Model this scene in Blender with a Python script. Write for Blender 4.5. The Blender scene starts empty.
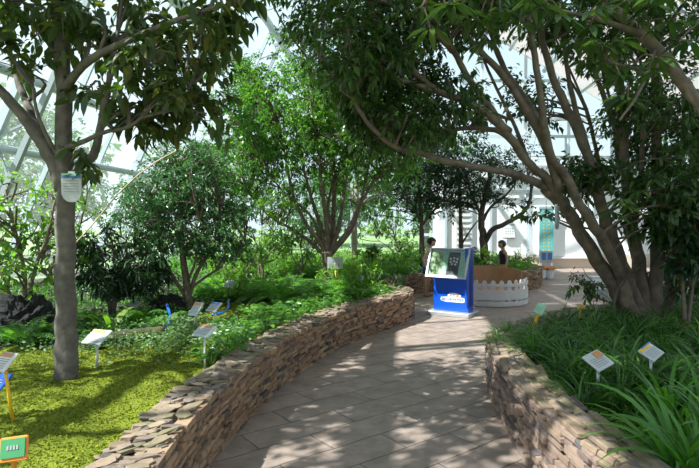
import bpy, bmesh, math, random
import numpy as np
from mathutils import Vector, Matrix

R = np.random.default_rng(7)
random.seed(7)
sc = bpy.context.scene
COL = sc.collection
PI = math.pi

# ------------------------------------------------------------------ camera
F = 520.0
PITCH = math.atan(12.0 / F)
CAMZ = 1.6
cam_d = bpy.data.cameras.new('camera')
cam_d.sensor_width = 36.0
cam_d.lens = F / 699.0 * 36.0
cam = bpy.data.objects.new('camera', cam_d)
COL.objects.link(cam)
cam.location = (0, 0, CAMZ)
cam.rotation_euler = (PI / 2 - PITCH, 0, 0)
sc.camera = cam
# ------------------------------------------------------------------ sky
world = bpy.data.worlds.new('sky')
sc.world = world
world.use_nodes = True
wn = world.node_tree
wn.nodes.clear()
wo = wn.nodes.new('ShaderNodeOutputWorld')
wb = wn.nodes.new('ShaderNodeBackground')
wb.inputs['Strength'].default_value = 1.2
tc = wn.nodes.new('ShaderNodeTexCoord')
sx = wn.nodes.new('ShaderNodeSeparateXYZ')
cr = wn.nodes.new('ShaderNodeValToRGB')
cr.color_ramp.elements[0].position = 0.0
cr.color_ramp.elements[0].color = (0.86, 0.95, 1.0, 1)
cr.color_ramp.elements[1].position = 0.9
cr.color_ramp.elements[1].color = (0.55, 0.76, 1.0, 1)
wn.links.new(tc.outputs['Generated'], sx.inputs[0])
wn.links.new(sx.outputs['Z'], cr.inputs[0])
wn.links.new(cr.outputs[0], wb.inputs['Color'])
wn.links.new(wb.outputs[0], wo.inputs['Surface'])
# ------------------------------------------------------------------ sun
SUN_TO = Vector((-0.80, -0.40, 1.05)).normalized()
sd = bpy.data.lights.new('sun', 'SUN')
sd.energy = 13.0
sd.angle = math.radians(0.6)
sd.color = (1.0, 0.95, 0.89)
so = bpy.data.objects.new('sun', sd)
so.rotation_euler = (-SUN_TO).to_track_quat('-Z', 'Y').to_euler()
so.location = (-20, -5, 25)
COL.objects.link(so)
# ------------------------------------------------------------------ exposure
sc.view_settings.view_transform = 'Standard'
sc.view_settings.look = 'None'
sc.view_settings.gamma = 1.0
sc.view_settings.use_curve_mapping = False
sc.view_settings.exposure = 0.0
sc.cycles.max_bounces = 7
sc.cycles.diffuse_bounces = 4
sc.cycles.transparent_max_bounces = 10
sc.cycles.transmission_bounces = 4
sc.cycles.sample_clamp_indirect = 6.0

# ================================================================== helpers
CP, SP = math.cos(PITCH), math.sin(PITCH)


def ray(px, py):
    a = (px - 349.5) / F
    b = -(py - 234.0) / F
    return a, CP + b * SP, b * CP - SP      # x, y, z


def P(px, py, Y):
    x, y, z = ray(px, py)
    t = Y / y
    return Vector((x * t, Y, CAMZ + z * t))


def G(px, py, z=0.0):
    x, y, zz = ray(px, py)
    t = (z - CAMZ) / zz
    return Vector((x * t, y * t, z))


def tag(o, label=None, cat=None, group=None, kind=None):
    if label: o['label'] = label
    if cat: o['category'] = cat
    if group: o['group'] = group
    if kind: o['kind'] = kind
    return o


def empty(name, loc=(0, 0, 0), rz=0.0):
    o = bpy.data.objects.new(name, None)
    COL.objects.link(o)
    o.location = loc
    o.rotation_euler = (0, 0, rz)
    return o


def mesh_obj(name, verts, faces, mat, parent=None, smooth=False, mats=None, midx=None):
    me = bpy.data.meshes.new(name)
    if isinstance(verts, np.ndarray):
        verts = np.asarray(verts, dtype=np.float32)
        nv = len(verts)
        me.vertices.add(nv)
        me.vertices.foreach_set('co', verts.ravel())
        if isinstance(faces, np.ndarray):
            fl = faces.astype(np.int32)
            nf, k = fl.shape
            me.loops.add(nf * k)
            me.loops.foreach_set('vertex_index', fl.ravel())
            me.polygons.add(nf)
            me.polygons.foreach_set('loop_start', np.arange(nf, dtype=np.int32) * k)
            me.polygons.foreach_set('loop_total', np.full(nf, k, dtype=np.int32))
        me.update(calc_edges=True)
    else:
        me.from_pydata([tuple(v) for v in verts], [], faces)
    for m in (mats if mats else [mat]):
        me.materials.append(m)
    if midx is not None:
        me.polygons.foreach_set('material_index', np.array(midx, dtype=np.int32))
    if smooth:
        me.polygons.foreach_set('use_smooth', np.ones(len(me.polygons), dtype=bool))
    me.update()
    o = bpy.data.objects.new(name, me)
    COL.objects.link(o)
    if parent is not None:
        o.parent = parent
    return o


class MB:
    """collects shapes into one mesh"""
    def __init__(s):
        s.v = []; s.f = []; s.m = []; s.cur = 0

    def add(s, vs, fs):
        n = len(s.v)
        s.v.extend([Vector(v) for v in vs])
        s.f.extend([tuple(i + n for i in f) for f in fs])
        s.m.extend([s.cur] * len(fs))

    def box(s, c, d, rot=None, bev=0.0):
        c = Vector(c)
        hx, hy, hz = d[0] / 2, d[1] / 2, d[2] / 2
        if bev > 0:
            b = min(bev, hx * .9, hy * .9, hz * .9)
            vs = []
            for sz in (-1, 1):
                for layer in (0, 1):
                    ins = b if layer == (0 if sz < 0 else 1) else 0
                    zz = sz * hz if ins else sz * (hz - b)
                    ex, ey = hx - ins, hy - ins
                    for (qx, qy, dx, dy) in ((1, 1, 0, b), (1, 1, b, 0), (-1, 1, b, 0), (-1, 1, 0, b), (-1, -1, 0, b), (-1, -1, b, 0), (1, -1, b, 0), (1, -1, 0, b)):
                        vs.append(Vector((qx * (ex - dx), qy * (ey - dy), zz)))
            fs = [tuple(range(7, -1, -1)), tuple(range(24, 32))]
            for L in range(3):
                for i in range(8):
                    j = (i + 1) % 8
                    fs.append((L * 8 + i, L * 8 + j, L * 8 + 8 + j, L * 8 + 8 + i))
        else:
            vs = [Vector((x * hx, y * hy, z * hz)) for z in (-1, 1) for (x, y) in ((-1, -1), (1, -1), (1, 1), (-1, 1))]
            fs = [(3, 2, 1, 0), (4, 5, 6, 7), (0, 1, 5, 4), (1, 2, 6, 5), (2, 3, 7, 6), (3, 0, 4, 7)]
        if rot is not None:
            vs = [rot @ v for v in vs]
        s.add([v + c for v in vs], fs)
        return s

    def bar(s, a, b, w, h=None, up=(0, 0, 1)):
        a, b = Vector(a), Vector(b)
        h = h or w
        d = b - a
        L = d.length
        d.normalize()
        u = Vector(up)
        if abs(d.dot(u)) > .98: u = Vector((1, 0, 0))
        x = d.cross(u).normalized()
        z = x.cross(d).normalized()
        rot = Matrix((x, d, z)).transposed()
        s.box((a + b) / 2, (w, L, h), rot)
        return s

    def tube(s, pts, rad, n=8, cap=True, rough=0.0):
        vs, fs = tube_geo(pts, rad, n, cap, rough)
        s.add(vs, fs)
        return s

    def lathe(s, prof, c=(0, 0, 0), n=20):
        c = Vector(c)
        vs = []
        for (r, z) in prof:
            for k in range(n):
                a = 2 * PI * k / n
                vs.append(c + Vector((r * math.cos(a), r * math.sin(a), z)))
        fs = []
        for i in range(len(prof) - 1):
            for k in range(n):
                j = (k + 1) % n
                fs.append((i * n + k, i * n + j, (i + 1) * n + j, (i + 1) * n + k))
        fs.append(tuple(range(n - 1, -1, -1)))
        m = (len(prof) - 1) * n
        fs.append(tuple(range(m, m + n)))
        s.add(vs, fs)
        return s

    def ball(s, c, r, n=12, m=8, fn=None):
        c = Vector(c)
        r = Vector(r) if hasattr(r, '__len__') else Vector((r, r, r))
        vs = [Vector((0, 0, -1))]
        for i in range(1, m):
            t = PI * i / m
            for k in range(n):
                a = 2 * PI * k / n
                vs.append(Vector((math.sin(t) * math.cos(a), math.sin(t) * math.sin(a), -math.cos(t))))
        vs.append(Vector((0, 0, 1)))
        if fn: vs = [fn(v) for v in vs]
        vs = [c + Vector((v.x * r.x, v.y * r.y, v.z * r.z)) for v in vs]
        fs = []
        for k in range(n):
            fs.append((0, 1 + (k + 1) % n, 1 + k))
        for i in range(m - 2):
            for k in range(n):
                j = (k + 1) % n
                fs.append((1 + i * n + k, 1 + i * n + j, 1 + (i + 1) * n + j, 1 + (i + 1) * n + k))
        l = len(vs) - 1
        b = 1 + (m - 2) * n
        for k in range(n):
            fs.append((b + k, b + (k + 1) % n, l))
        s.add(vs, fs)
        return s

    def build(s, name, mat, parent=None, smooth=False):
        mats = mat if isinstance(mat, (list, tuple)) else [mat]
        return mesh_obj(name, s.v, s.f, None, parent, smooth, mats, s.m)


def catmull(pts, n=6):
    P_ = [np.array(p, float) for p in pts]
    P_ = [2 * P_[0] - P_[1]] + P_ + [2 * P_[-1] - P_[-2]]
    out = []
    for i in range(1, len(P_) - 2):
        a, b, c, d = P_[i - 1:i + 3]
        for k in range(n):
            t = k / n
            out.append(.5 * (2 * b + (c - a) * t + (2 * a - 5 * b + 4 * c - d) * t * t + (3 * b - a - 3 * c + d) * t ** 3))
    out.append(P_[-2])
    return out


def resample(pts, step):
    pts = np.array(pts)
    seg = np.linalg.norm(np.diff(pts, axis=0), axis=1)
    s = np.concatenate([[0], np.cumsum(seg)])
    n = max(2, int(s[-1] / step))
    t = np.linspace(0, s[-1], n + 1)
    return np.stack([np.interp(t, s, pts[:, k]) for k in range(pts.shape[1])], 1)


def tube_geo(pts, rad, n=8, cap=True, rough=0.0):
    pts = [Vector(p) for p in pts]
    if not hasattr(rad, '__len__'): rad = [rad] * len(pts)
    vs, fs = [], []
    d = (pts[1] - pts[0]).normalized()
    ref = Vector((1, 0, 0)) if abs(d.x) < .9 else Vector((0, 1, 0))
    x = d.cross(ref).normalized()
    for i, p in enumerate(pts):
        if i == 0: t = pts[1] - pts[0]
        elif i == len(pts) - 1: t = pts[-1] - pts[-2]
        else: t = pts[i + 1] - pts[i - 1]
        t.normalize()
        x = (x - t * x.dot(t)).normalized()
        y = t.cross(x)
        for k in range(n):
            a = 2 * PI * k / n
            r = rad[i] * (1 + (rough * (random.random() - .5) if rough else 0))
            vs.append(p + (x * math.cos(a) + y * math.sin(a)) * r)
    for i in range(len(pts) - 1):
        for k in range(n):
            j = (k + 1) % n
            fs.append((i * n + k, i * n + j, (i + 1) * n + j, (i + 1) * n + k))
    if cap:
        fs.append(tuple(range(n - 1, -1, -1)))
        b = (len(pts) - 1) * n
        fs.append(tuple(range(b, b + n)))
    return vs, fs


# ================================================================== materials
def newmat(name):
    m = bpy.data.materials.new(name)
    m.use_nodes = True
    nt = m.node_tree
    return m, nt, nt.nodes['Principled BSDF']


def plain(name, col, rough=.5, metal=0.0, spec=.5, var=0.0, scale=20, bump=0.0):
    m, nt, b = newmat(name)
    b.inputs['Base Color'].default_value = (*col, 1)
    b.inputs['Roughness'].default_value = rough
    b.inputs['Metallic'].default_value = metal
    b.inputs['Specular IOR Level'].default_value = spec
    co = nt.nodes.new('ShaderNodeTexCoord')
    no = nt.nodes.new('ShaderNodeTexNoise')
    no.inputs['Scale'].default_value = scale
    no.inputs['Detail'].default_value = 4
    nt.links.new(co.outputs['Object'], no.inputs['Vector'])
    rp = nt.nodes.new('ShaderNodeValToRGB')
    v = max(var, .02)
    rp.color_ramp.elements[0].color = (*[c * (1 - v) for c in col], 1)
    rp.color_ramp.elements[1].color = (*[min(1, c * (1 + v)) for c in col], 1)
    rp.color_ramp.elements[0].position = .3
    rp.color_ramp.elements[1].position = .7
    nt.links.new(no.outputs[0], rp.inputs[0])
    nt.links.new(rp.outputs[0], b.inputs['Base Color'])
    if bump:
        bp = nt.nodes.new('ShaderNodeBump')
        bp.inputs['Strength'].default_value = bump
        bp.inputs['Distance'].default_value = .02
        nt.links.new(no.outputs[0], bp.inputs['Height'])
        nt.links.new(bp.outputs[0], b.inputs['Normal'])
    return m


def island(name, cols, rough=.6, spec=.4, scale=30, bump=.3, trans=None, transw=0.0, nvar=.25):
    """colour chosen per loose piece (leaf, stone)"""
    m, nt, b = newmat(name)
    ge = nt.nodes.new('ShaderNodeNewGeometry')
    rp = nt.nodes.new('ShaderNodeValToRGB')
    el = rp.color_ramp.elements
    while len(el) < len(cols): el.new(.5)
    for i, c in enumerate(cols):
        el[i].position = i / (len(cols) - 1)
        el[i].color = (*c, 1)
    nt.links.new(ge.outputs['Random Per Island'], rp.inputs[0])
    co = nt.nodes.new('ShaderNodeTexCoord')
    no = nt.nodes.new('ShaderNodeTexNoise')
    no.inputs['Scale'].default_value = scale
    no.inputs['Detail'].default_value = 3
    nt.links.new(co.outputs['Object'], no.inputs['Vector'])
    mr = nt.nodes.new('ShaderNodeMapRange')
    mr.inputs['To Min'].default_value = 1 - nvar
    mr.inputs['To Max'].default_value = 1 + nvar
    nt.links.new(no.outputs[0], mr.inputs[0])
    mx = nt.nodes.new('ShaderNodeMix')
    mx.data_type = 'RGBA'
    mx.blend_type = 'MULTIPLY'
    mx.inputs[0].default_value = 1
    nt.links.new(rp.outputs[0], mx.inputs[6])
    nt.links.new(mr.outputs[0], mx.inputs[7])
    nt.links.new(mx.outputs[2], b.inputs['Base Color'])
    b.inputs['Roughness'].default_value = rough
    b.inputs['Specular IOR Level'].default_value = spec
    if bump:
        bp = nt.nodes.new('ShaderNodeBump')
        bp.inputs['Strength'].default_value = bump
        bp.inputs['Distance'].default_value = .01
        nt.links.new(no.outputs[0], bp.inputs['Height'])
        nt.links.new(bp.outputs[0], b.inputs['Normal'])
    if transw > 0:
        tr = nt.nodes.new('ShaderNodeBsdfTranslucent')
        tm = nt.nodes.new('ShaderNodeMix')
        tm.data_type = 'RGBA'
        tm.blend_type = 'MULTIPLY'
        tm.inputs[0].default_value = 1
        nt.links.new(mx.outputs[2], tm.inputs[6])
        tm.inputs[7].default_value = (*trans, 1)
        nt.links.new(tm.outputs[2], tr.inputs['Color'])
        ms = nt.nodes.new('ShaderNodeMixShader')
        ms.inputs[0].default_value = transw
        out = nt.nodes['Material Output']
        nt.links.new(b.outputs[0], ms.inputs[1])
        nt.links.new(tr.outputs[0], ms.inputs[2])
        nt.links.new(ms.outputs[0], out.inputs['Surface'])
    return m


def leafmat(name, cols, rough=.38, tw=.35, spec=.5):
    return island(name, cols, rough, spec, 6, 0, (1.9, 2.2, .7), tw, .2)


M = {}
M['leaf_big'] = leafmat('leaf_big', [(.03, .055, .018), (.045, .08, .022), (.07, .11, .028), (.045, .065, .03), (.15, .14, .03)], .45, .4)
M['leaf_fig'] = leafmat('leaf_fig', [(.028, .06, .022), (.038, .08, .028), (.055, .11, .03), (.08, .135, .03)], .27, .35)
M['leaf_centre'] = leafmat('leaf_centre', [(.045, .13, .035), (.065, .17, .035), (.11, .24, .04), (.15, .27, .045)], .28, .45)
M['leaf_blue'] = leafmat('leaf_blue', [(.04, .10, .055), (.055, .14, .065), (.085, .19, .08), (.06, .15, .035)], .27, .3)
M['leaf_pale'] = leafmat('leaf_pale', [(.07, .17, .03), (.12, .25, .04), (.18, .32, .05), (.2, .28, .05)], .4, .45)
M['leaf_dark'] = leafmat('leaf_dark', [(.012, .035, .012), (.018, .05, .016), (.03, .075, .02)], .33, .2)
M['leaf_yellow'] = leafmat('leaf_yellow', [(.12, .24, .03), (.2, .32, .04), (.28, .36, .06)], .45, .45)
M['fern'] = leafmat('fern', [(.06, .17, .03), (.10, .24, .04), (.15, .3, .05)], .5, .4)
M['grass'] = leafmat('grass', [(.03, .085, .02), (.05, .13, .025), (.08, .19, .03), (.10, .22, .04)], .4, .3)
M['grass_bright'] = leafmat('grass_bright', [(.06, .17, .03), (.09, .24, .035), (.14, .3, .05)], .4, .4)
M['cover'] = leafmat('cover', [(.06, .15, .05), (.10, .2, .07), (.16, .25, .12), (.22, .27, .16)], .5, .3)
M['moss'] = island('moss', [(.085, .12, .014), (.16, .20, .02), (.32, .34, .03), (.10, .14, .014), (.24, .26, .028)], .8, .2, 3, .2, (1.2, 1.3, .7), .25, .45)  # coarse noise also paints dappled light and shade into the moss colour
M['outside'] = leafmat('outside_leaf', [(.05, .12, .05), (.08, .17, .07), (.12, .22, .09)], .6, .3)
M['stone_l'] = island('stone_tan', [(.27, .155, .09), (.36, .22, .13), (.20, .125, .08), (.42, .28, .17), (.075, .07, .075), (.31, .19, .12), (.37, .25, .16)], .8, .3, 25, .5, nvar=.35)
M['stone_top'] = island('stone_top', [(.23, .16, .11), (.29, .21, .15), (.15, .14, .075), (.25, .18, .125), (.20, .155, .13), (.11, .09, .08)], .8, .3, 25, .5, nvar=.35)
M['stone_r'] = island('stone_pink', [(.27, .19, .15), (.32, .23, .185), (.20, .14, .115), (.11, .10, .11), (.34, .245, .195), (.24, .165, .12)], .8, .3, 25, .5, nvar=.3)
M['mortar'] = plain('mortar', (.09, .075, .06), .9, var=.4, bump=.5)
M['soil'] = plain('soil', (.05, .04, .028), .95, var=.5, scale=8, bump=.6)
M['bark_grey'] = plain('bark_grey', (.13, .11, .095), .85, var=.35, scale=14, bump=.6)
M['bark_fig'] = plain('bark_fig', (.145, .112, .082), .8, var=.4, scale=10, bump=.6)
M['bark_pale'] = plain('bark_pale', (.34, .29, .22), .85, var=.35, scale=10, bump=.5)
M['bark_dark'] = plain('bark_dark', (.09, .07, .055), .85, var=.35, scale=14, bump=.5)
M['bark_brown'] = plain('bark_brown', (.155, .112, .085), .8, var=.35, scale=14, bump=.5)
M['rock'] = plain('rock', (.012, .011, .011), .9, var=.5, scale=12, bump=1.0)
M['steel'] = plain('white_steel', (.50, .56, .60), .4, var=.04)
M['steel_grey'] = plain('grey_steel', (.36, .40, .42), .4, var=.05)
M['galv'] = plain('galvanised', (.5, .52, .54), .35, .6, var=.1)
M['white'] = plain('white_paint', (.82, .84, .86), .5, var=.03)
M['white_dull'] = plain('white_board', (.66, .62, .60), .6, var=.05)
M['beige'] = plain('beige_render', (.58, .5, .42), .8, var=.08, bump=.1)
M['pink_blind'] = island('shade_cloth', [(.74, .62, .57), (.80, .70, .65)], .8, .1, 8, 0, (1, 1, 1), .5, .05)
M['added_blind'] = island('added_roof_cloth', [(.5, .46, .42), (.56, .52, .48)], .8, .1, 8, 0, (1, 1, 1), .25, .05)
M['blue'] = plain('blue_laminate', (.005, .075, .50), .3, var=.05, scale=3)
M['teal'] = plain('teal_panel', (.13, .42, .42), .35, var=.08)
M['green_print'] = plain('green_print', (.30, .62, .42), .4, var=.1)
M['black'] = plain('black', (.012, .012, .014), .5)
M['ink'] = plain('ink', (.30, .31, .32), .6)
M['yellow'] = plain('yellow_paint', (.78, .46, .02), .45, var=.08)
M['orange'] = plain('orange', (.78, .25, .03), .45, var=.08)
M['green_sign'] = plain('green_sign', (.05, .25, .10), .4, var=.08)
M['red'] = plain('red_panel', (.45, .03, .02), .4, var=.1)
M['skin'] = plain('skin', (.58, .34, .23), .55, var=.05)
M['skin_dark'] = plain('skin_tan', (.46, .25, .16), .55, var=.05)
M['hair'] = plain('hair', (.012, .010, .010), .45, var=.3, scale=60, bump=.3)
M['denim'] = plain('denim', (.03, .09, .28), .8, var=.2, scale=60)
M['black_cloth'] = plain('black_cloth', (.014, .016, .024), .8, var=.2)
M['sandal'] = plain('sandal', (.35, .12, .05), .6, var=.1)
M['ply'] = plain('plywood', (.40, .215, .115), .6, var=.12, scale=6)
M['hose'] = plain('blue_hose', (.01, .12, .55), .35)
M['cane'] = plain('cane', (.55, .38, .26), .6, var=.15)
M['white_flower'] = plain('white_petal', (.85, .85, .8), .6)
M['plaque_grey'] = plain('plaque_grey', (.33, .36, .36), .4)
M['plaque_white'] = plain('plaque_white', (.50, .52, .52), .6)
M['tag_orange'] = plain('tag_orange', (.55, .25, .09), .6)
M['tag_blue'] = plain('tag_blue', (.08, .2, .55), .5)
M['tag_lilac'] = plain('tag_lilac', (.55, .5, .72), .5)
M['concrete'] = plain('concrete', (.45, .43, .41), .85, var=.12, scale=5, bump=.15)


def cloth_stripes():
    m, nt, b = newmat('striped_cloth')
    co = nt.nodes.new('ShaderNodeTexCoord')
    sp = nt.nodes.new('ShaderNodeSeparateXYZ')
    nt.links.new(co.outputs['Object'], sp.inputs[0])
    mt = nt.nodes.new('ShaderNodeMath'); mt.operation = 'MULTIPLY'; mt.inputs[1].default_value = 13
    nt.links.new(sp.outputs['Z'], mt.inputs[0])
    fr = nt.nodes.new('ShaderNodeMath'); fr.operation = 'FRACT'
    nt.links.new(mt.outputs[0], fr.inputs[0])
    rp = nt.nodes.new('ShaderNodeValToRGB')
    rp.color_ramp.interpolation = 'CONSTANT'
    el = rp.color_ramp.elements
    el[0].position = 0; el[0].color = (.72, .72, .76, 1)
    el[1].position = .55; el[1].color = (.45, .16, .14, 1)
    e = el.new(.7); e.color = (.72, .72, .76, 1)
    e = el.new(.85); e.color = (.16, .22, .42, 1)
    nt.links.new(fr.outputs[0], rp.inputs[0])
    nt.links.new(rp.outputs[0], b.inputs['Base Color'])
    b.inputs['Roughness'].default_value = .85
    return m


M['stripes'] = cloth_stripes()


def glass_mat(name, haze=.12, tint=(.86, .96, .98)):
    m, nt, b = newmat(name)
    nt.nodes.remove(b)
    out = nt.nodes['Material Output']
    tr = nt.nodes.new('ShaderNodeBsdfTransparent'); tr.inputs[0].default_value = (*tint, 1)
    gl = nt.nodes.new('ShaderNodeBsdfGlossy'); gl.inputs['Roughness'].default_value = .05
    tl = nt.nodes.new('ShaderNodeBsdfTranslucent'); tl.inputs[0].default_value = (.85, .93, .95, 1)  # translucent white mixed in so the panes look hazy and bright
    a = nt.nodes.new('ShaderNodeMixShader')
    no = nt.nodes.new('ShaderNodeTexNoise'); no.inputs['Scale'].default_value = .8; no.inputs['Detail'].default_value = 5
    co = nt.nodes.new('ShaderNodeTexCoord')
    nt.links.new(co.outputs['Object'], no.inputs['Vector'])
    mr = nt.nodes.new('ShaderNodeMapRange')
    mr.inputs['To Min'].default_value = haze * .4; mr.inputs['To Max'].default_value = haze * 1.6
    nt.links.new(no.outputs[0], mr.inputs[0])
    nt.links.new(mr.outputs[0], a.inputs[0])
    nt.links.new(tr.outputs[0], a.inputs[1]); nt.links.new(tl.outputs[0], a.inputs[2])
    c = nt.nodes.new('ShaderNodeMixShader')
    fr = nt.nodes.new('ShaderNodeFresnel'); fr.inputs[0].default_value = 1.4
    nt.links.new(fr.outputs[0], c.inputs[0])
    nt.links.new(a.outputs[0], c.inputs[1]); nt.links.new(gl.outputs[0], c.inputs[2])
    nt.links.new(c.outputs[0], out.inputs['Surface'])
    return m


M['glass'] = glass_mat('hazy_glass', .07)
M['pane'] = glass_mat('clear_pane', .04, (.95, .97, .97))


def paving_mat():
    m, nt, b = newmat('stamped_paving')
    co = nt.nodes.new('ShaderNodeTexCoord')
    mp = nt.nodes.new('ShaderNodeMapping')
    mp.inputs['Rotation'].default_value = (0, 0, math.radians(-37))
    nt.links.new(co.outputs['Object'], mp.inputs[0])
    nz = nt.nodes.new('ShaderNodeTexNoise'); nz.inputs['Scale'].default_value = 3; nz.inputs['Detail'].default_value = 4
    nt.links.new(mp.outputs[0], nz.inputs['Vector'])
    vm = nt.nodes.new('ShaderNodeVectorMath'); vm.operation = 'SCALE'; vm.inputs['Scale'].default_value = .05
    nt.links.new(nz.outputs['Color'], vm.inputs[0])
    va = nt.nodes.new('ShaderNodeVectorMath'); va.operation = 'ADD'
    nt.links.new(mp.outputs[0], va.inputs[0]); nt.links.new(vm.outputs[0], va.inputs[1])
    br = nt.nodes.new('ShaderNodeTexBrick')
    br.inputs['Color1'].default_value = (.31, .235, .195, 1)
    br.inputs['Color2'].default_value = (.255, .195, .165, 1)
    br.inputs['Mortar'].default_value = (.09, .07, .06, 1)
    br.inputs['Scale'].default_value = 1.0
    br.inputs['Mortar Size'].default_value = .006
    br.inputs['Mortar Smooth'].default_value = .4
    br.inputs['Brick Width'].default_value = .85
    br.inputs['Row Height'].default_value = .30
    nt.links.new(va.outputs[0], br.inputs['Vector'])
    n2 = nt.nodes.new('ShaderNodeTexNoise'); n2.inputs['Scale'].default_value = 5; n2.inputs['Detail'].default_value = 8
    n2.inputs['Roughness'].default_value = .65
    nt.links.new(co.outputs['Object'], n2.inputs['Vector'])
    mr = nt.nodes.new('ShaderNodeMapRange'); mr.inputs['From Min'].default_value = .3; mr.inputs['From Max'].default_value = .7
    mr.inputs['To Min'].default_value = .68; mr.inputs['To Max'].default_value = 1.3
    nt.links.new(n2.outputs[0], mr.inputs[0])
    mx = nt.nodes.new('ShaderNodeMix'); mx.data_type = 'RGBA'; mx.blend_type = 'MULTIPLY'; mx.inputs[0].default_value = 1
    nt.links.new(br.outputs[0], mx.inputs[6]); nt.links.new(mr.outputs[0], mx.inputs[7])
    nt.links.new(mx.outputs[2], b.inputs['Base Color'])
    b.inputs['Roughness'].default_value = .62
    bp = nt.nodes.new('ShaderNodeBump'); bp.inputs['Strength'].default_value = .5; bp.inputs['Distance'].default_value = .012
    iv = nt.nodes.new('ShaderNodeMath'); iv.operation = 'SUBTRACT'
    nt.links.new(n2.outputs[0], iv.inputs[0]); nt.links.new(br.outputs['Fac'], iv.inputs[1])
    nt.links.new(iv.outputs[0], bp.inputs['Height'])
    nt.links.new(bp.outputs[0], b.inputs['Normal'])
    return m


M['paving'] = paving_mat()

# ================================================================== foliage
def leaves_geo(pos, d, L, W, droop=.25, fold=.25, rows=2, roll=.5):
    """pos, d: (n,3) base and direction; L, W: (n,). Folded, drooping leaf blades."""
    n = len(pos)
    d = d / np.linalg.norm(d, axis=1, keepdims=True)
    up = np.array([0, 0, 1.0]) + R.normal(0, roll, (n, 3))
    s = np.cross(d, up)
    s /= np.linalg.norm(s, axis=1, keepdims=True) + 1e-9
    u = np.cross(s, d)
    prof = {2: [0, 1, 0], 3: [0, .9, .75, 0], 4: [0, .75, 1, .7, 0]}[rows]
    V = []
    L_ = L[:, None]; W_ = W[:, None]
    for k in range(rows + 1):
        t = k / rows
        c = pos + d * L_ * t - np.array([0, 0, 1.0]) * droop * L_ * t * t
        if k in (0, rows):
            V.append(c)
        else:
            V.append(c)
            V.append(c + s * W_ * .5 * prof[k] + u * W_ * fold * prof[k])
            V.append(c - s * W_ * .5 * prof[k] + u * W_ * fold * prof[k])
    V = np.stack(V, 1)                       # n, m, 3
    m = V.shape[1]
    f = []
    f += [(0, 1, 2), (0, 3, 1)]
    for k in range(1, rows - 1):
        a = 1 + (k - 1) * 3; b_ = a + 3
        f += [(a, b_, b_ + 1), (a, b_ + 1, a + 1), (a, a + 2, b_ + 2), (a, b_ + 2, b_)]
    a = 1 + (rows - 2) * 3
    f += [(a, m - 1, a + 1), (a, a + 2, m - 1)]
    f = np.array(f)
    Fc = (f[None] + (np.arange(n) * m)[:, None, None]).reshape(-1, 3)
    return V.reshape(-1, 3), Fc


def clusters(cen, dirs, per, L, W, twig, droop=.25, rows=2, spread=.9, sag=.2):
    n = len(cen)
    dirs = dirs / (np.linalg.norm(dirs, axis=1, keepdims=True) + 1e-9)
    idx = np.repeat(np.arange(n), per)
    t = np.tile(np.linspace(.15, 1, per), n) + R.normal(0, .05, n * per)
    d = dirs[idx]
    base = cen[idx] + d * (t * twig)[:, None]
    side = R.normal(0, 1, (n * per, 3))
    side -= d * (side * d).sum(1, keepdims=True)
    side /= np.linalg.norm(side, axis=1, keepdims=True) + 1e-9
    ld = d * .55 + side * spread + np.array([0, 0, -sag])
    ln = L * R.uniform(.6, 1.2, n * per)
    return leaves_geo(base, ld, ln, ln * (W / L) * R.uniform(.8, 1.15, n * per), droop, .2, rows)


def foliage(name, blobs, mat, parent, L, W, twig=.25, per=9, sub=.33, droop=.25, rows=2, sag=.2, skel=None, bm=None, out=.6):
    """blobs: (centre, radii, n_subclumps, clusters_per_subclump). skel gets twigs drawn to each subclump."""
    cs, ds, subs = [], [], []
    for (c, r, k, q) in blobs:
        c = np.array(c, float); r = np.array(r, float) * np.ones(3)
        u = R.normal(0, 1, (k, 3)); u /= np.linalg.norm(u, axis=1, keepdims=True)
        rr = R.uniform(.25, 1, (k, 1)) ** .5
        sc_ = c + u * rr * r
        subs.append(sc_)
        p = np.repeat(sc_, q, 0) + R.normal(0, sub, (k * q, 3)) * np.array([1, 1, .7]) * min(1.0, r.mean())
        cs.append(p)
        ds.append((p - c) / r * out + R.normal(0, .6, p.shape) + np.array([0, 0, .1]))
    cs = np.concatenate(cs); ds = np.concatenate(ds)
    v, f = clusters(cs, ds, per, L, W, twig, droop, rows, sag=sag)
    o = mesh_obj(name, v, f, mat, parent)
    if skel is not None and bm is not None:
        sk = np.array(skel)
        for s_ in np.concatenate(subs):
            dd = np.linalg.norm(sk - s_, axis=1) + np.maximum(0, sk[:, 2] - s_[2] + .2) * 1.5
            a = sk[np.argmin(dd)]
            mid = (a + s_) / 2 + R.normal(0, .06, 3) + np.array([0, 0, .05])
            pts = catmull([a, mid, s_], 3)
            bm.tube(pts, [.016 - .010 * i / len(pts) for i in range(len(pts))], 4, False)
            # a few finer twigs
            for _ in range(2):
                e = s_ + R.normal(0, sub * .8, 3)
                bm.tube([s_ * .6 + mid * .4, (s_ + e) / 2 + R.normal(0, .03, 3), e], [.007, .005, .003], 3, False)
    return o


def limb(bm, pts, r0, r1, skel=None, n=9, rough=.12, sub=5, pw=1.0):
    c = catmull(pts, sub)
    k = len(c)
    if rough:
        c = [p + (R.normal(0, r0 * .06, 3) if 0 < i < k - 1 else 0) for i, p in enumerate(c)]
    bm.tube(c, [r0 + (r1 - r0) * (i / (k - 1)) ** pw for i in range(k)], n, True, rough)
    if skel is not None: skel.extend([np.array(p) for p in c])
    return c


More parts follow.
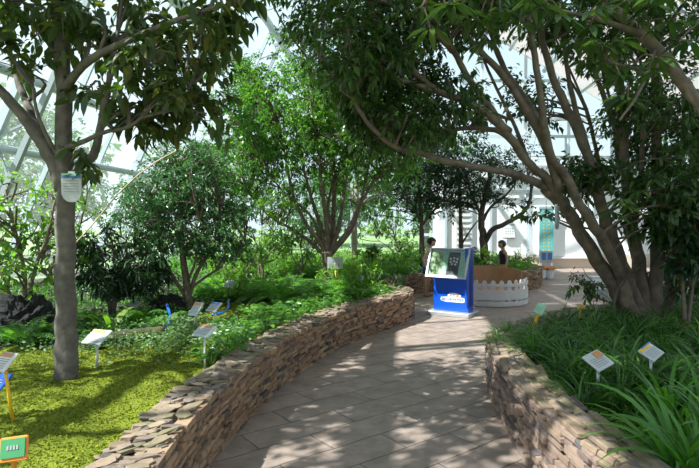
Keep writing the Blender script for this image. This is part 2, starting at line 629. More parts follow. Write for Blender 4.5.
def straps(n, L, W, arch=1.0, seg=6, spread=.55):
    """clump of arching strap leaves about the origin"""
    V, Fc = [], []
    for i in range(n):
        a = R.uniform(0, 2 * PI)
        l = L * R.uniform(.6, 1.15)
        el = R.uniform(.75, 1.45)
        b = np.array([math.cos(a) * R.uniform(0, .05), math.sin(a) * R.uniform(0, .05), -.02])
        dirv = np.array([math.cos(a), math.sin(a)])
        side = np.array([-math.sin(a), math.cos(a), 0])
        p = b.copy(); e = el
        o = len(V)
        w = W * R.uniform(.7, 1.2)
        tw = R.normal(0, .3)
        for k in range(seg + 1):
            t = k / seg
            ww = w * (1 - t) ** .6 * (.6 + .8 * min(t * 3, 1)) * .5 + .0006
            u = np.array([-dirv[0] * math.sin(e), -dirv[1] * math.sin(e), math.cos(e)])
            V.append(p + side * ww + u * ww * tw); V.append(p - side * ww - u * ww * tw)
            st = l / seg
            p = p + np.array([dirv[0] * math.cos(e) * st, dirv[1] * math.cos(e) * st, math.sin(e) * st])
            e -= arch * R.uniform(.75, 1.25) * (1.9 / seg) * (.4 + t * 1.1)
        for k in range(seg):
            q = o + 2 * k
            Fc.append((q, q + 1, q + 3, q + 2))
    return np.array(V), np.array(Fc)


def fern_geo(n, L, W=.16, pairs=13, lift=.9):
    V, Fc = [], []
    for i in range(n):
        a = 2 * PI * i / n + R.uniform(-.3, .3)
        l = L * R.uniform(.7, 1.1)
        dv = np.array([math.cos(a), math.sin(a), 0]); sd = np.array([-math.sin(a), math.cos(a), 0])
        e = R.uniform(lift * .7, lift * 1.25)
        p = np.array([0, 0, 0.0])
        for k in range(pairs + 1):
            t = k / pairs
            st = l / pairs
            q = p + (dv * math.cos(e) + np.array([0, 0, math.sin(e)])) * st
            w = .003
            o = len(V)
            V += [p + sd * w, p - sd * w, q - sd * w, q + sd * w]
            Fc.append((o, o + 1, o + 2, o + 3))
            if k > 1:
                pl = W * math.sin(PI * min(1, .18 + t * .82)) ** .8 + .01
                ph = st * .8
                fw = (q - p) / np.linalg.norm(q - p)
                for s in (-1, 1):
                    tip = p + sd * s * pl + fw * pl * .35 - np.array([0, 0, pl * .25])
                    o = len(V)
                    V += [p, p + fw * ph + (tip - p) * .35, tip, p - fw * ph * .1 + (tip - p) * .45]
                    Fc.append((o, o + 1, o + 2, o + 3))
            p = q
            e -= 1.9 / pairs * R.uniform(.7, 1.2)
    return np.array(V), np.array(Fc)


def copy_thing(o, loc, rz=0.0, s=1.0):
    c = o.copy(); COL.objects.link(c)
    c.location = loc; c.rotation_euler = (0, 0, rz); c.scale = (s, s, s)
    for ch in list(o.children):
        d = ch.copy(); COL.objects.link(d); d.parent = c
    return c


def inside(poly, x, y):
    poly = np.array(poly)
    r = np.zeros(x.shape, bool)
    j = len(poly) - 1
    for i in range(len(poly)):
        xi, yi = poly[i]; xj, yj = poly[j]
        c = ((yi > y) != (yj > y)) & (x < (xj - xi) * (y - yi) / (yj - yi + 1e-12) + xi)
        r ^= c
        j = i
    return r


def sheet(name, poly, zf, mat, step=.12, base=None):
    poly = np.array(poly)
    x0, y0 = poly.min(0) - step; x1, y1 = poly.max(0) + step
    nx, ny = int((x1 - x0) / step) + 2, int((y1 - y0) / step) + 2
    xs = x0 + np.arange(nx) * step; ys = y0 + np.arange(ny) * step
    X, Y = np.meshgrid(xs, ys, indexing='ij')
    Z = zf(X, Y)
    V = np.stack([X, Y, Z], -1).reshape(-1, 3)
    cx = (X[:-1, :-1] + X[1:, 1:]) / 2; cy = (Y[:-1, :-1] + Y[1:, 1:]) / 2
    ok = inside(poly, cx, cy)
    I, J = np.nonzero(ok)
    Fc = np.stack([I * ny + J, (I + 1) * ny + J, (I + 1) * ny + J + 1, I * ny + J + 1], 1)
    used = np.unique(Fc)
    mp = np.zeros(len(V), int); mp[used] = np.arange(len(used))
    return mesh_obj(name, V[used], mp[Fc], mat, None, True)


# ================================================================== SETTING
def H(u, v, z):            # glasshouse axes: v runs along the house
    return Vector((u + .097 * v, v, z))


V0, V1 = -5.0, 20.5
t = mesh_obj('floor', [(-7.2, -6, 0), (13, -6, 0), (13, 21, 0), (-7.2, 21, 0)], [(0, 1, 2, 3)], M['paving'])
tag(t, kind='structure')
t = mesh_obj('ground_outside', [(-90, -60, -.06), (90, -60, -.06), (90, 110, -.06), (-90, 110, -.06)], [(0, 1, 2, 3)],
             plain('lawn', (.20, .30, .10), .9, var=.3, scale=.6))
tag(t, kind='structure')

# --- wall curves (outer edge of each retaining wall, on the path side)
LW = [(-.93, -2.5), (-.93, 0), (-.93, 1.5), (-.93, 2.5), (-.925, 3.3), (-.84, 4.0), (-.72, 4.7), (-.53, 5.5), (-.25, 6.3), (.19, 7.15), (.68, 7.9), (1.0, 8.45), (1.08, 8.85), (.95, 9.25), (.5, 9.5), (-.2, 9.65), (-1.2, 9.7)]
RW = [(1.5, -2.5), (1.34, 0), (1.26, 1.5), (1.22, 2.5), (1.19, 3.3), (1.20, 3.85), (1.26, 4.5), (1.34, 5.0), (1.47, 5.4), (1.8, 5.8), (2.5, 6.5), (3.4, 7.1), (4.6, 7.5), (6.2, 7.8), (8, 7.9)]
BW = [(-1.4, 10.35), (-.4, 10.3), (.3, 10.4), (1.0, 10.85), (1.7, 11.75), (2.6, 12.35), (3.4, 12.45), (3.95, 12.2), (4.4, 12.35), (4.8, 13.0), (5.1, 13.9), (5.2, 15.2)]
LWc = resample(catmull(LW, 8), .05)
RWc = resample(catmull(RW, 8), .05)
BWc = resample(catmull(BW, 8), .05)


def normals2(c, side):
    d = np.gradient(c, axis=0)
    d /= np.linalg.norm(d, axis=1, keepdims=True)
    return np.stack([-d[:, 1], d[:, 0]], 1) * side     # side=+1: left of travel


def stone_wall(name, curve, side, thick, hgt, mat, topmat, label, lay=(.020, .040), back=True, topstyle=0, xcut=None):
    """dry-stacked thin stones on a curved core. side: where the bed lies"""
    n2 = normals2(curve, side)
    N = len(curve)
    seg = np.linalg.norm(np.diff(curve, axis=0), axis=1)
    S = np.concatenate([[0], np.cumsum(seg)])

    def at(s, off):
        x = np.interp(s, S, curve[:, 0]); y = np.interp(s, S, curve[:, 1])
        nx = np.interp(s, S, n2[:, 0]); ny = np.interp(s, S, n2[:, 1])
        return Vector((x + nx * off, y + ny * off, 0))
    root = empty(name, at(S[-1] / 2, thick / 2))
    org = root.location.copy()
    core = MB()
    vs, fs = [], []
    st = 3
    ids = list(range(0, N, st))
    for i in ids:
        a = Vector((*curve[i], 0)); nn = Vector((*n2[i], 0))
        for off, z in ((.03, 0), (.03, hgt - .02), (thick - .02, hgt - .02), (thick - .02, 0)):
            vs.append(a + nn * off + Vector((0, 0, z)) - org)
    for i in range(len(ids) - 1):
        for k in range(4):
            j = (k + 1) % 4
            fs.append((i * 4 + k, i * 4 + j, (i + 1) * 4 + j, (i + 1) * 4 + k))
    fs.append((0, 1, 2, 3)); q = (len(ids) - 1) * 4; fs.append((q + 3, q + 2, q + 1, q))
    core.add(vs, fs)
    core.build('mortar_core', M['mortar'], root)
    fc = MB()
    z = 0.0
    while z < hgt - .01:
        h = random.uniform(*lay)
        if z + h > hgt: h = hgt - z
        s = random.uniform(-.1, 0)
        while s < S[-1]:
            l = random.uniform(.05, .19)
            hh = h * random.uniform(.8, 1.02)
            s0, s1 = max(s, 0), min(s + l - .004, S[-1])
            if s1 - s0 > .03:
                o1 = random.uniform(-.028, .014); o2 = o1 + random.uniform(-.008, .008)
                dz = random.uniform(-.006, .006)
                a, b = at(s0, o1), at(s1, o2)
                c, d = at(s1, .07), at(s0, .07)
                b0 = Vector((0, 0, z + dz * .5)); t0 = Vector((0, 0, z + hh + dz)); t1 = Vector((0, 0, z + hh - dz * .5)); b1 = Vector((0, 0, z - dz * .3))
                fc.add([x - org for x in (a + b0, b + b1, c + b1, d + b0, a + t0, b + t1, c + t1, d + t0)],
                       [(3, 2, 1, 0), (4, 5, 6, 7), (0, 1, 5, 4), (1, 2, 6, 5), (2, 3, 7, 6), (3, 0, 4, 7)])
            s += l
        z += h
    # fix winding for either side by recalculating
    o = fc.build('face_stones', mat, root)
    recalc(o)
    tp = MB()
    s = 0
    while s < S[-1]:
        if topstyle == 0:
            off = 0
            while off < thick:
                w = random.uniform(.075, .15)
                p = at(s + random.uniform(-.03, .03), min(off + w / 2, thick - .03))
                l = random.uniform(.06, .11)
                i = min(N - 1, int(s / .05)); nn = n2[i]
                ang = math.atan2(nn[1], nn[0]) + random.uniform(-.5, .5) + .5
                rot = Matrix.Rotation(ang, 3, 'Z') @ Matrix.Rotation(random.uniform(-.3, .1), 3, 'X') @ Matrix.Rotation(random.uniform(-.25, .25), 3, 'Y')
                slab(tp, p + Vector((0, 0, hgt + random.uniform(-.018, .012))), (w, l * .7, random.uniform(.012, .024)), rot, org)
                off += w * .85
            s += random.uniform(.035, .06)
        else:
            off = .0
            while off < thick:
                w = random.uniform(.03, .08)
                l = random.uniform(.2, .45)
                p = at(s + random.uniform(-.1, .1), min(off + w / 2, thick - .02))
                i = min(N - 1, int(s / .05)); nn = n2[i]
                ang = math.atan2(nn[1], nn[0]) + random.uniform(-.15, .15)
                rot = Matrix.Rotation(ang, 3, 'Z') @ Matrix.Rotation(random.uniform(-.06, .06), 3, 'X') @ Matrix.Rotation(random.uniform(-.3, .3), 3, 'Y')
                tp.box(p + Vector((0, 0, hgt + random.uniform(-.02, .015))) - org, (w, l, random.uniform(.02, .04)), rot, .006)
                off += w * .9
            s += random.uniform(.16, .24)
    tp.build('cap_stones', topmat, root)
    tag(root, label, 'stone wall')
    return root


def slab(m, c, d, rot, org):
    vs = []
    for z in (-.5, .5):
        for i in range(6):
            a = 2 * PI * (i + .5) / 6 + random.uniform(-.3, .3)
            r_ = random.uniform(.8, 1.12)
            vs.append(rot @ Vector((math.cos(a) * d[0] * .56 * r_, math.sin(a) * d[1] * .56 * r_, z * d[2] + random.uniform(-.002, .002))) + c - org)
    m.add(vs, [(5, 4, 3, 2, 1, 0), (6, 7, 8, 9, 10, 11)] + [(i, (i + 1) % 6, (i + 1) % 6 + 6, i + 6) for i in range(6)])


def recalc(o):
    bm = bmesh.new(); bm.from_mesh(o.data)
    bmesh.ops.recalc_face_normals(bm, faces=bm.faces)
    bm.to_mesh(o.data); bm.free()


stone_wall('retaining_wall', LWc, 1, .27, .45, M['stone_l'], M['stone_top'], 'long winding tan dry-stone wall holding the mossy bed left of the path')
stone_wall('retaining_wall', RWc, -1, .25, .45, M['stone_r'], M['stone_top'], 'pale sunlit dry-stone wall round the grassy bed right of the path', topstyle=1)
stone_wall('retaining_wall', BWc, 1, .25, .42, M['stone_l'], M['stone_top'], 'brown dry-stone planter wall behind the blue kiosk and white picket fence')


def zl(x, y):
    return .385 + .022 * np.sin(x * 2.3 + 1) * np.cos(y * 1.7) + .012 * np.sin(x * 6.1 + y * 4.3) + .05 * np.clip(-(x + 2.5) / 3, 0, 1)


def zr(x, y):
    return .34 + .02 * np.sin(x * 2.9) * np.cos(y * 2.1) + .06 * np.clip((x - 1.6) / 2, 0, 1)


n_ = normals2(LWc, 1); innerL = LWc + n_ * .16
n_ = normals2(RWc, -1); innerR = RWc + n_ * .15
n_ = normals2(BWc, 1); innerB = BWc + n_ * .15
polyL = list(map(tuple, innerL)) + [(-6.85, 9.7), (-8.15, -2.5)]
polyR = list(map(tuple, innerR)) + [(8, -2.5)]
polyB = list(map(tuple, innerB)) + [(5.0, 18.2), (3.0, 19.5), (-6.1, 19.5), (-6.9, 10.4)]
tag(sheet('ground_left_bed', polyL, zl, M['soil']), kind='structure')
tag(sheet('ground_right_bed', polyR, zr, M['soil']), kind='structure')
tag(sheet('ground_back_bed', polyB, lambda x, y: zr(x, y) + .02, M['soil'], .2), kind='structure')
zlf = lambda x, y: float(zl(np.array(x), np.array(y)))
zrf = lambda x, y: float(zr(np.array(x), np.array(y)))

# --- glasshouse
PROF = [(-8.0, 0.0), (-4.4, 8.0), (1.5, 10.2), (10.0, 5.2), (10.0, 0.0)]
NAMES = ['wall_left', 'ceiling_left', 'ceiling_right', 'wall_right']


def house_face(i):
    (u0, z0), (u1, z1) = PROF[i], PROF[i + 1]
    root = tag(empty(NAMES[i], H((u0 + u1) / 2, 7, 0)), kind='structure')
    og = root.location
    g = lambda s, v, inn=0.0: H(u0 + (u1 - u0) * s, v, z0 + (z1 - z0) * s) + Vector((nx * inn, 0, nz * inn)) - og
    L = math.hypot(u1 - u0, z1 - z0)
    nx, nz = (z1 - z0) / L, -(u1 - u0) / L        # points inwards
    mesh_obj('glass', [g(0, V0), g(0, V1), g(1, V1), g(1, V0)], [(0, 1, 2, 3)], M['glass'], root)
    v = V0
    k = 0
    while v <= V1 + .01:
        w = .11 if k % 3 == 0 else .055
        MB().bar(g(0, v, .04), g(1, v, .04), w, w * 1.6, (nx, 0, nz)).build('glazing_bar', M['steel'], root)
        if k % 3 == 0:
            # deep rafter truss chord and webs
            MB().bar(g(0, v, .55), g(1, v, .55), .09, .09).build('truss_chord', M['steel_grey'], root)
            tb = MB()
            m = max(3, int(L / 1.0))
            for q in range(m):
                tb.bar(g(q / m, v, .05), g((q + .5) / m, v, .55), .035)
                tb.bar(g((q + .5) / m, v, .55), g((q + 1) / m, v, .05), .035)
            tb.build('truss_web', M['steel_grey'], root)
        v += 1.5; k += 1
    rows = {0: [(.03, .05), (.36, .07), (.50, .08), (.65, .09), (.81, .15), (1.0, .12)], 1: [(.25, .05), (.5, .09), (.75, .05), (1, .12)],
            2: [(.17, .06), (.34, .06), (.5, .09), (.67, .06), (.84, .06), (1, .1)], 3: [(.25, .04), (.5, .06), (.75, .04)]}[i]
    for s, r in rows:
        MB().tube([g(s, V0, .12 + r), g(s, V1, .12 + r)], r, 12).build('purlin', M['steel'], root, True)
    if i == 1:  # unseen left-roof blinds, added to keep sun off the right-hand trees
        for a in range(4):
            for b in range(6):
                v0 = V0 + 3.0 * b + .08
                s0, s1 = a / 4 + .012, (a + 1) / 4 - .012
                mesh_obj('shade_blind', [g(s0, v0, .09), g(s0, v0 + 2.84, .09), g(s1, v0 + 2.84, .09), g(s1, v0, .09)], [(0, 1, 2, 3)], M['added_blind'], root)
    if i == 2:
        for a in range(4):
            for b in range(9):
                if (a * 5 + b * 3) % 7 in (2,): continue
                v0 = V0 + 1.5 * b * 2 + .08
                if v0 < 3: continue
                v1 = v0 + 2.84
                s0, s1 = a / 4 + .012, (a + 1) / 4 - .012
                mesh_obj('shade_blind', [g(s0, v0, .09), g(s0, min(v1, V1), .09), g(s1, min(v1, V1), .09), g(s1, v0, .09)], [(0, 1, 2, 3)], M['pink_blind'], root)


for i in range(4): house_face(i)
# far gable, glazed
root = tag(empty('wall_far', H(1, V1, 0)), kind='structure')
og = root.location
mesh_obj('glass', [H(u, V1, z) - og for u, z in PROF], [tuple(range(5))], M['glass'], root)
for u in np.arange(-7, 10.1, 1.7):
    zt = np.interp(u, [p[0] for p in PROF[:4]], [p[1] for p in PROF[:4]])
    MB().bar(H(u, V1 - .06, 0) - og, H(u, V1 - .06, float(zt)) - og, .09).build('mullion', M['steel'], root)
for z in (1.1, 2.6, 4.1, 5.6, 7.1, 8.6):
    us = [u for u in np.linspace(-8, 10, 200) if np.interp(u, [p[0] for p in PROF[:4]], [p[1] for p in PROF[:4]]) > z]
    MB().bar(H(us[0], V1 - .1, z) - og, H(us[-1], V1 - .1, z) - og, .1).build('rail', M['steel'], root)
# kerb under the left glass
mb = MB(); mb.bar(H(-7.86, V0, .17), H(-7.86, V1, .17), .3, .34)
tag(mb.build('trim_1', M['concrete']), kind='structure')
mb = MB(); mb.bar(H(9.9, V0, .2), H(9.9, V1, .2), .3, .4)
tag(mb.build('trim_2', M['concrete']), kind='structure')

# --- white service building at the far right end
BY = 18.5
root = tag(empty('wall_white_building', (7.4, BY, 0)), kind='structure')
og = root.location
mb = MB()
mb.box((7.6 - og.x, .8, 1.85), (8.8, 1.6, 3.7))
mb.build('wall_panel', M['white'], root)
mb = MB(); mb.box((.2, -.03, .2), (8.8, .1, .5)); mb.build('plinth', M['beige'], root)
for x in (3.4, 4.3, 5.0, 6.3, 8.6, 10.0):
    MB().box((x - og.x, -.05, 2.0), (.09, .1, 3.3)).build('pilaster', M['steel'], root)
for z in (2.75, 3.1, 3.45, 3.9):
    MB().box((.2, -.16, z), (8.8, .08, .05)).build('rail', M['steel_grey'], root)
for x in (3.9, 5.8, 7.6, 9.4):
    MB().bar((x - og.x, -.16, 2.7), (x - og.x, -.16, 4.6), .06).build('rail_post', M['steel'], root)
MB().box((.2, -.16, 4.6), (8.8, .1, .1)).build('rail', M['steel'], root)
# louvred door
d = tag(empty('door_1', (4.05, BY - .06, .4)), kind='structure')
MB().box((0, 0, 1.0), (.62, .05, 2.0), None, .01).build('door_leaf', M['white_dull'], d)
lv = MB()
for k in range(9): lv.box((0, -.04, .2 + k * .2), (.5, .03, .04))
lv.build('louvre', M['steel_grey'], d)
# projecting white cabinet and ledge on the right
o = empty('wall_cabinet', (7.6, BY - .35, 0))
MB().box((0, 0, 1.05), (1.9, .62, 1.3), None, .02).build('body', M['white'], o)
MB().box((0, -.03, .37), (2.1, .7, .06), None, .01).build('ledge', M['white_dull'], o)
MB().box((0, .05, .17), (1.8, .5, .34)).build('pedestal', M['beige'], o)
tag(o, 'white box-shaped cabinet on a beige pedestal against the far white wall', 'cabinet')
# teal banner
o = empty('banner_stand', (G(546, 259, .3).x * 17.6 / G(546, 259, .3).y, 17.6, 0))
MB().box((0, 0, 1.2), (.48, .03, 1.7), None, .004).build('banner_panel', M['teal'], o)
MB().box((0, 0, 2.09), (.52, .06, .08)).build('top_rail', M['steel_grey'], o)
for s in (-1, 1): MB().bar((s * .2, 0, 0), (s * .2, 0, .4), .03).build('leg', M['galv'], o)
tx = MB()
for c in range(2):
    for k in range(11): tx.box((-.09 + c * .18 + random.uniform(-.01, .01), -.018, 1.85 - k * .12), (.045, .004, .05))
tx.build('printed_text', M['yellow'], o)
tag(o, 'tall narrow teal banner with columns of lettering by the white wall', 'banner')
# notice board
pb = P(509, 231.5, BY - .1)
o = empty('notice_board', (pb.x, BY - .1, 0))
MB().box((0, 0, pb.z), (.46, .04, .50), None, .02).build('frame', M['steel_grey'], o)
MB().box((0, -.03, pb.z), (.40, .02, .44), None, .008).build('board', M['white'], o)
tx = MB()
for k in range(3):
    for c in range(4): tx.box((-.12 + c * .08, -.043, pb.z + .1 - k * .09), (.05, .003, .03))
tx.build('printed_text', M['ink'], o)
tag(o, 'square white notice board with grey rounded frame on the far white wall', 'notice board')


# ================================================================== MOSS
mossp = [tuple(p) for p in LWc[::4] + normals2(LWc, 1)[::4] * .2 if p[1] < 7.0]
mossp = mossp + [tuple(G(*q, .4)[:2]) for q in ((310, 311), (275, 302), (240, 300), (215, 305), (185, 325), (120, 347), (60, 345), (0, 352), (-120, 372), (-500, 420))] + [(-6.5, 1.0), (-6.5, -2.4)]


def zm(x, y):
    return zl(x, y) + .018 + .014 * np.sin(x * 11 + 2 * np.sin(y * 5)) * np.sin(y * 9.3) + .008 * np.sin(x * 31 + 1.3) * np.cos(y * 27)


moss = sheet('moss', mossp, zm, M['moss'], .035)
NM = 150000
mp_ = np.array(mossp)
x = R.uniform(-5, .2, NM * 2); y = R.uniform(1.5, 8, NM * 2)
ok = inside(mp_, x, y)
x, y = x[ok][:NM], y[ok][:NM]
pos = np.stack([x, y, zm(x, y) - .003], 1)
dv = R.normal(0, .8, pos.shape); dv[:, 2] = R.uniform(.5, 1.4, len(pos))
ln = R.uniform(.012, .03, len(pos))
v, f = leaves_geo(pos, dv, ln, ln * .45, .4, .1, 2, .8)
mm = mesh_obj('moss_tufts', v, f, M['moss'], moss)
mm['kind'] = 'stuff'
tag(moss, 'yellow-green moss carpet around the grey trunk and plant signs', 'moss', kind='stuff')


# ================================================================== TREES
def tree(name, label, base, limbs, blobs, bark, leaf, L, W, cat='tree', group=None, **kw):
    root = empty(name, base)
    og = Vector(base)
    bm = MB(); skel = []
    pw = kw.pop('pw', 1.0)
    for (pts, r0, r1) in limbs:
        limb(bm, [Vector(p) - og for p in pts], r0, r1, skel, pw=pw)
    if blobs:
        bl = [((np.array(c) - np.array(og)), r, k, q) for (c, r, k, q) in blobs]
        foliage('foliage', bl, leaf, root, L, W, skel=skel, bm=bm, **kw)
    bm.build('trunk', bark, root, True)
    tag(root, label, cat, group)
    return root


def pl(Y, *pts):
    """pixel polyline at depth Y (or per point depth)"""
    return [P(p[0], p[1], p[2] if len(p) > 2 else Y) for p in pts]


def bl(px, py, Y, rx, rz, k, q, ry=None):
    c = P(px, py, Y)
    s = Y / F
    return (c, (rx * s, (ry if ry else rx * s), rz * s), k, q)


# --- left magnolia-like tree
b = P(67, 388, 3.95); b.z = zlf(b.x, b.y) - .02
tree('broadleaf_tree', 'grey-trunked tree with large drooping leaves standing in moss, white plaque on trunk', b,
     [([b, b + Vector((0, 0, .35)), P(66, 290, 3.95), P(65, 180, 3.95), P(63, 90, 3.95), P(60, 0, 3.97), P(57, -130, 4.0)], .088, .042),
      (pl(3.95, (64, 190), (52, 160), (33, 130, 3.9), (12, 104, 3.85), (-30, 60, 3.8)), .062, .028),
      (pl(3.95, (60, 172), (48, 150), (30, 110, 4.1), (14, 70, 4.25), (5, 20, 4.3)), .04, .018),
      (pl(3.95, (66, 188), (78, 168), (93, 155), (100, 130, 3.9), (108, 88, 3.8), (118, 30, 3.8)), .045, .016),
      (pl(3.95, (60, 160), (45, 132, 3.85), (36, 108, 3.8), (32, 80, 3.75)), .018, .008),
      (pl(3.95, (54, 152), (80, 143, 3.8), (105, 132, 3.7), (130, 126, 3.6), (160, 100, 3.5)), .022, .008),
      (pl(3.95, (104, 126), (125, 110, 3.8), (150, 105, 3.8), (190, 88, 3.7)), .014, .006),
      (pl(3.95, (63, 90), (90, 60, 3.7), (140, 35, 3.5), (200, 12, 3.3), (245, 2, 3.2)), .035, .008),
      (pl(3.95, (62, 60), (30, 20, 4.2), (-20, -20, 4.5)), .03, .01),
      (pl(3.95, (60, 0), (110, -50, 3.6), (190, -80, 3.2)), .03, .01),
      ([P(60, -40, 3.97), Vector((-2.2, 3.1, 4.1)), Vector((-1.8, 2.2, 4.5))], .03, .01), ([P(62, -20, 3.97), Vector((-3.2, 3.4, 3.9)), Vector((-4.9, 2.5, 4.0))], .03, .01)],  # limbs added to carry the shading clumps above the view
     [bl(95, 12, 3.9, 80, 30, 13, 9, .6), bl(20, 15, 3.9, 60, 28, 9, 9, .6), bl(175, 50, 3.7, 46, 40, 12, 8, .45), bl(140, 95, 3.65, 42, 26, 9, 8, .35),
      bl(215, 8, 3.3, 28, 18, 5, 7, .3), bl(105, 70, 3.8, 36, 28, 5, 7, .4), bl(5, 65, 3.7, 22, 24, 3, 7, .35),
      bl(185, 112, 3.6, 22, 16, 4, 7, .25), bl(85, 150, 3.8, 8, 10, 1, 5, .2), bl(92, 165, 3.9, 5, 8, 1, 4, .1),
      (Vector((-2.3, 3.7, 4.3)), (1.5, 1.1, .55), 34, 12), (Vector((-4.9, 2.5, 3.9)), (1.4, 1.5, .8), 22, 7), (Vector((-1.9, 2.2, 4.6)), (1.1, .9, .4), 18, 10), (Vector((-3.1, 2.5, 4.5)), (1.3, 1.3, .4), 34, 12)],  # unseen upper crown, added to dapple the moss, path and right wall
     M['bark_grey'], M['leaf_big'], .10, .052, twig=.18, per=6, sub=.12, droop=.3, rows=4, sag=.35)
# plaque on the trunk


def plaque(loc, rz, s, face, label, edge='plaque_white', header=True):
    o = empty('tree_plaque', loc, rz)
    w, h = .085 * s, .125 * s
    pts = [(-w / 2, h / 2), (w / 2, h / 2), (w / 2, -h * .2)] + [(w / 2 * math.cos(a), -h * .2 - w * .55 * math.sin(a)) for a in np.linspace(.3, PI - .3, 8)] + [(-w / 2, -h * .2)]
    pts = pts[::-1]
    n = len(pts)
    vs = [Vector((x, -.012 * s, z)) for x, z in pts] + [Vector((x, .0, z)) for x, z in pts]
    fs = [tuple(range(n)), tuple(range(2 * n - 1, n - 1, -1))] + [(i, i + n, (i + 1) % n + n, (i + 1) % n) for i in range(n)]
    m = MB(); m.add(vs, fs); q = m.build('plate', M[face], o); recalc(q)
    if header:
        MB().box((0, -.014 * s, h * .40), (w * .96, .003, h * .16)).build('blue_band', M['tag_blue'], o)
        MB().box((-w * .1, -.0145 * s, h * .45), (w * .7, .003, h * .08)).build('green_band', M['green_print'], o)
    tx = MB()
    for k in range(5): tx.box((0, -.014 * s, h * .22 - k * h * .1), (w * .75, .002, h * .028))
    tx.build('printed_text', M['ink'], o)
    MB().box((0, 0.0, h * .53), (w * .35, .012 * s, h * .1)).build('hanger', M['galv'], o)
    tag(o, label, 'plaque')
    return o


pq = P(72, 187, 3.77)
plaque(pq + Vector((0, 0, 0)), .25, 1.55, 'plaque_white', 'white round-bottomed plaque with blue green header on the grey trunk')

# --- pale shrub far left
b = G(22, 330, .4)
tree('leafy_shrub', 'loose pale-green shrub with yellowish leaves at the left edge before the glass', b,
     [([b, P(25, 280, b.y), P(15, 230, b.y), P(5, 190, b.y)], .03, .01), ([b, P(35, 270, b.y), P(48, 235, b.y), P(55, 200, b.y)], .025, .01),
      ([b, P(8, 290, b.y), P(-15, 240, b.y)], .025, .01), ([P(52, 282, b.y), P(40, 266, b.y), P(20, 258, b.y), P(0, 262, b.y)], .012, .006)],
     [bl(15, 215, b.y, 45, 35, 12, 5), bl(25, 262, b.y, 42, 28, 12, 7), bl(75, 235, b.y + .4, 22, 32, 6, 5), bl(-25, 235, b.y, 40, 40, 8, 6)],
     M['bark_brown'], M['leaf_pale'], .085, .045, 'shrub', twig=.16, per=6, sub=.13, rows=3)
# --- dark shrub
b = G(112, 318, .4)
tree('dark_shrub', 'dense dark evergreen shrub between the grey trunk and the round small-leaved tree', b,
     [([b, P(105, 280, b.y), P(95, 240, b.y)], .03, .01), ([b, P(120, 280, b.y), P(132, 250, b.y)], .03, .01), ([b, P(115, 280, b.y), P(112, 240, b.y)], .025, .01)],
     [bl(112, 265, b.y, 40, 30, 20, 10, .5), bl(95, 245, b.y, 20, 18, 6, 8, .3), bl(140, 272, b.y + .2, 22, 25, 7, 8, .3)],
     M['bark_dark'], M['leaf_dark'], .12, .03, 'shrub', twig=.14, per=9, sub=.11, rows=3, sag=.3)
# --- round small-leaved tree
b = G(188, 309, .4)
tree('small_leaved_tree', 'round-headed multi-stemmed small tree with fine blue-green leaves in the left bed', b,
     [([b, P(187, 285, b.y), P(181, 240, b.y), P(180, 190, b.y), P(176, 160, b.y)], .065, .012),
      ([P(188, 300, b.y), P(196, 275, b.y), P(212, 245, b.y), P(222, 205, b.y)], .035, .01),
      ([P(187, 298, b.y), P(172, 275, b.y), P(155, 240, b.y), P(145, 205, b.y)], .03, .01),
      ([P(187, 282, b.y), P(195, 262, b.y - .2), P(200, 220, b.y - .3)], .02, .01),
      ([P(188, 290, b.y), P(210, 274, b.y), P(235, 258, b.y), P(245, 240, b.y)], .02, .008),
      ([P(187, 300, b.y), P(165, 290, b.y), P(150, 268, b.y)], .02, .008)],
     [bl(182, 185, b.y, 50, 40, 50, 14, .7), bl(185, 220, b.y, 66, 40, 70, 14, .85), bl(225, 235, b.y, 30, 30, 24, 13, .5), bl(145, 220, b.y, 30, 36, 20, 13, .5), bl(195, 165, b.y, 24, 20, 12, 11, .4)],
     M['bark_brown'], M['leaf_blue'], .052, .026, twig=.12, per=9, sub=.13)
# --- centre tree
b = G(328, 286, .4); D = b.y
fk = P(327, 252, D)
ls = [([b, P(328, 275, D), fk], .115, .10)]
for (pts, r) in [
    (((327, 254), (318, 240), (305, 222), (293, 195), (286, 160), (278, 120)), .05),
    (((327, 254), (322, 230), (312, 200), (303, 165), (296, 130)), .05),
    (((327, 254), (327, 225), (322, 190), (318, 150), (310, 100)), .06),
    (((328, 254), (333, 225), (334, 185), (333, 140), (332, 90)), .06),
    (((328, 254), (338, 230), (343, 200), (348, 160), (350, 110)), .055),
    (((329, 254), (345, 235), (360, 205), (374, 180), (392, 150)), .05),
    (((329, 256), (350, 232), (358, 212), (368, 170), (376, 130)), .045),
    (((325, 256), (308, 240), (290, 228), (268, 215), (250, 195)), .04),
    (((322, 242), (310, 215), (280, 188), (262, 160)), .03),
    (((335, 235), (328, 205), (340, 170), (362, 140)), .035)]:
    dd = random.uniform(-.9, .9)
    ls.append(([P(x, y, D + dd * i / len(pts)) for i, (x, y) in enumerate(pts)], r, .012))
ls.append(([P(310, 62, D), Vector((-1.1, 8.8, 4.9)), Vector((-1.35, 7.6, 5.25))], .02, .01))  # limb added to carry the clump that shades the kiosk
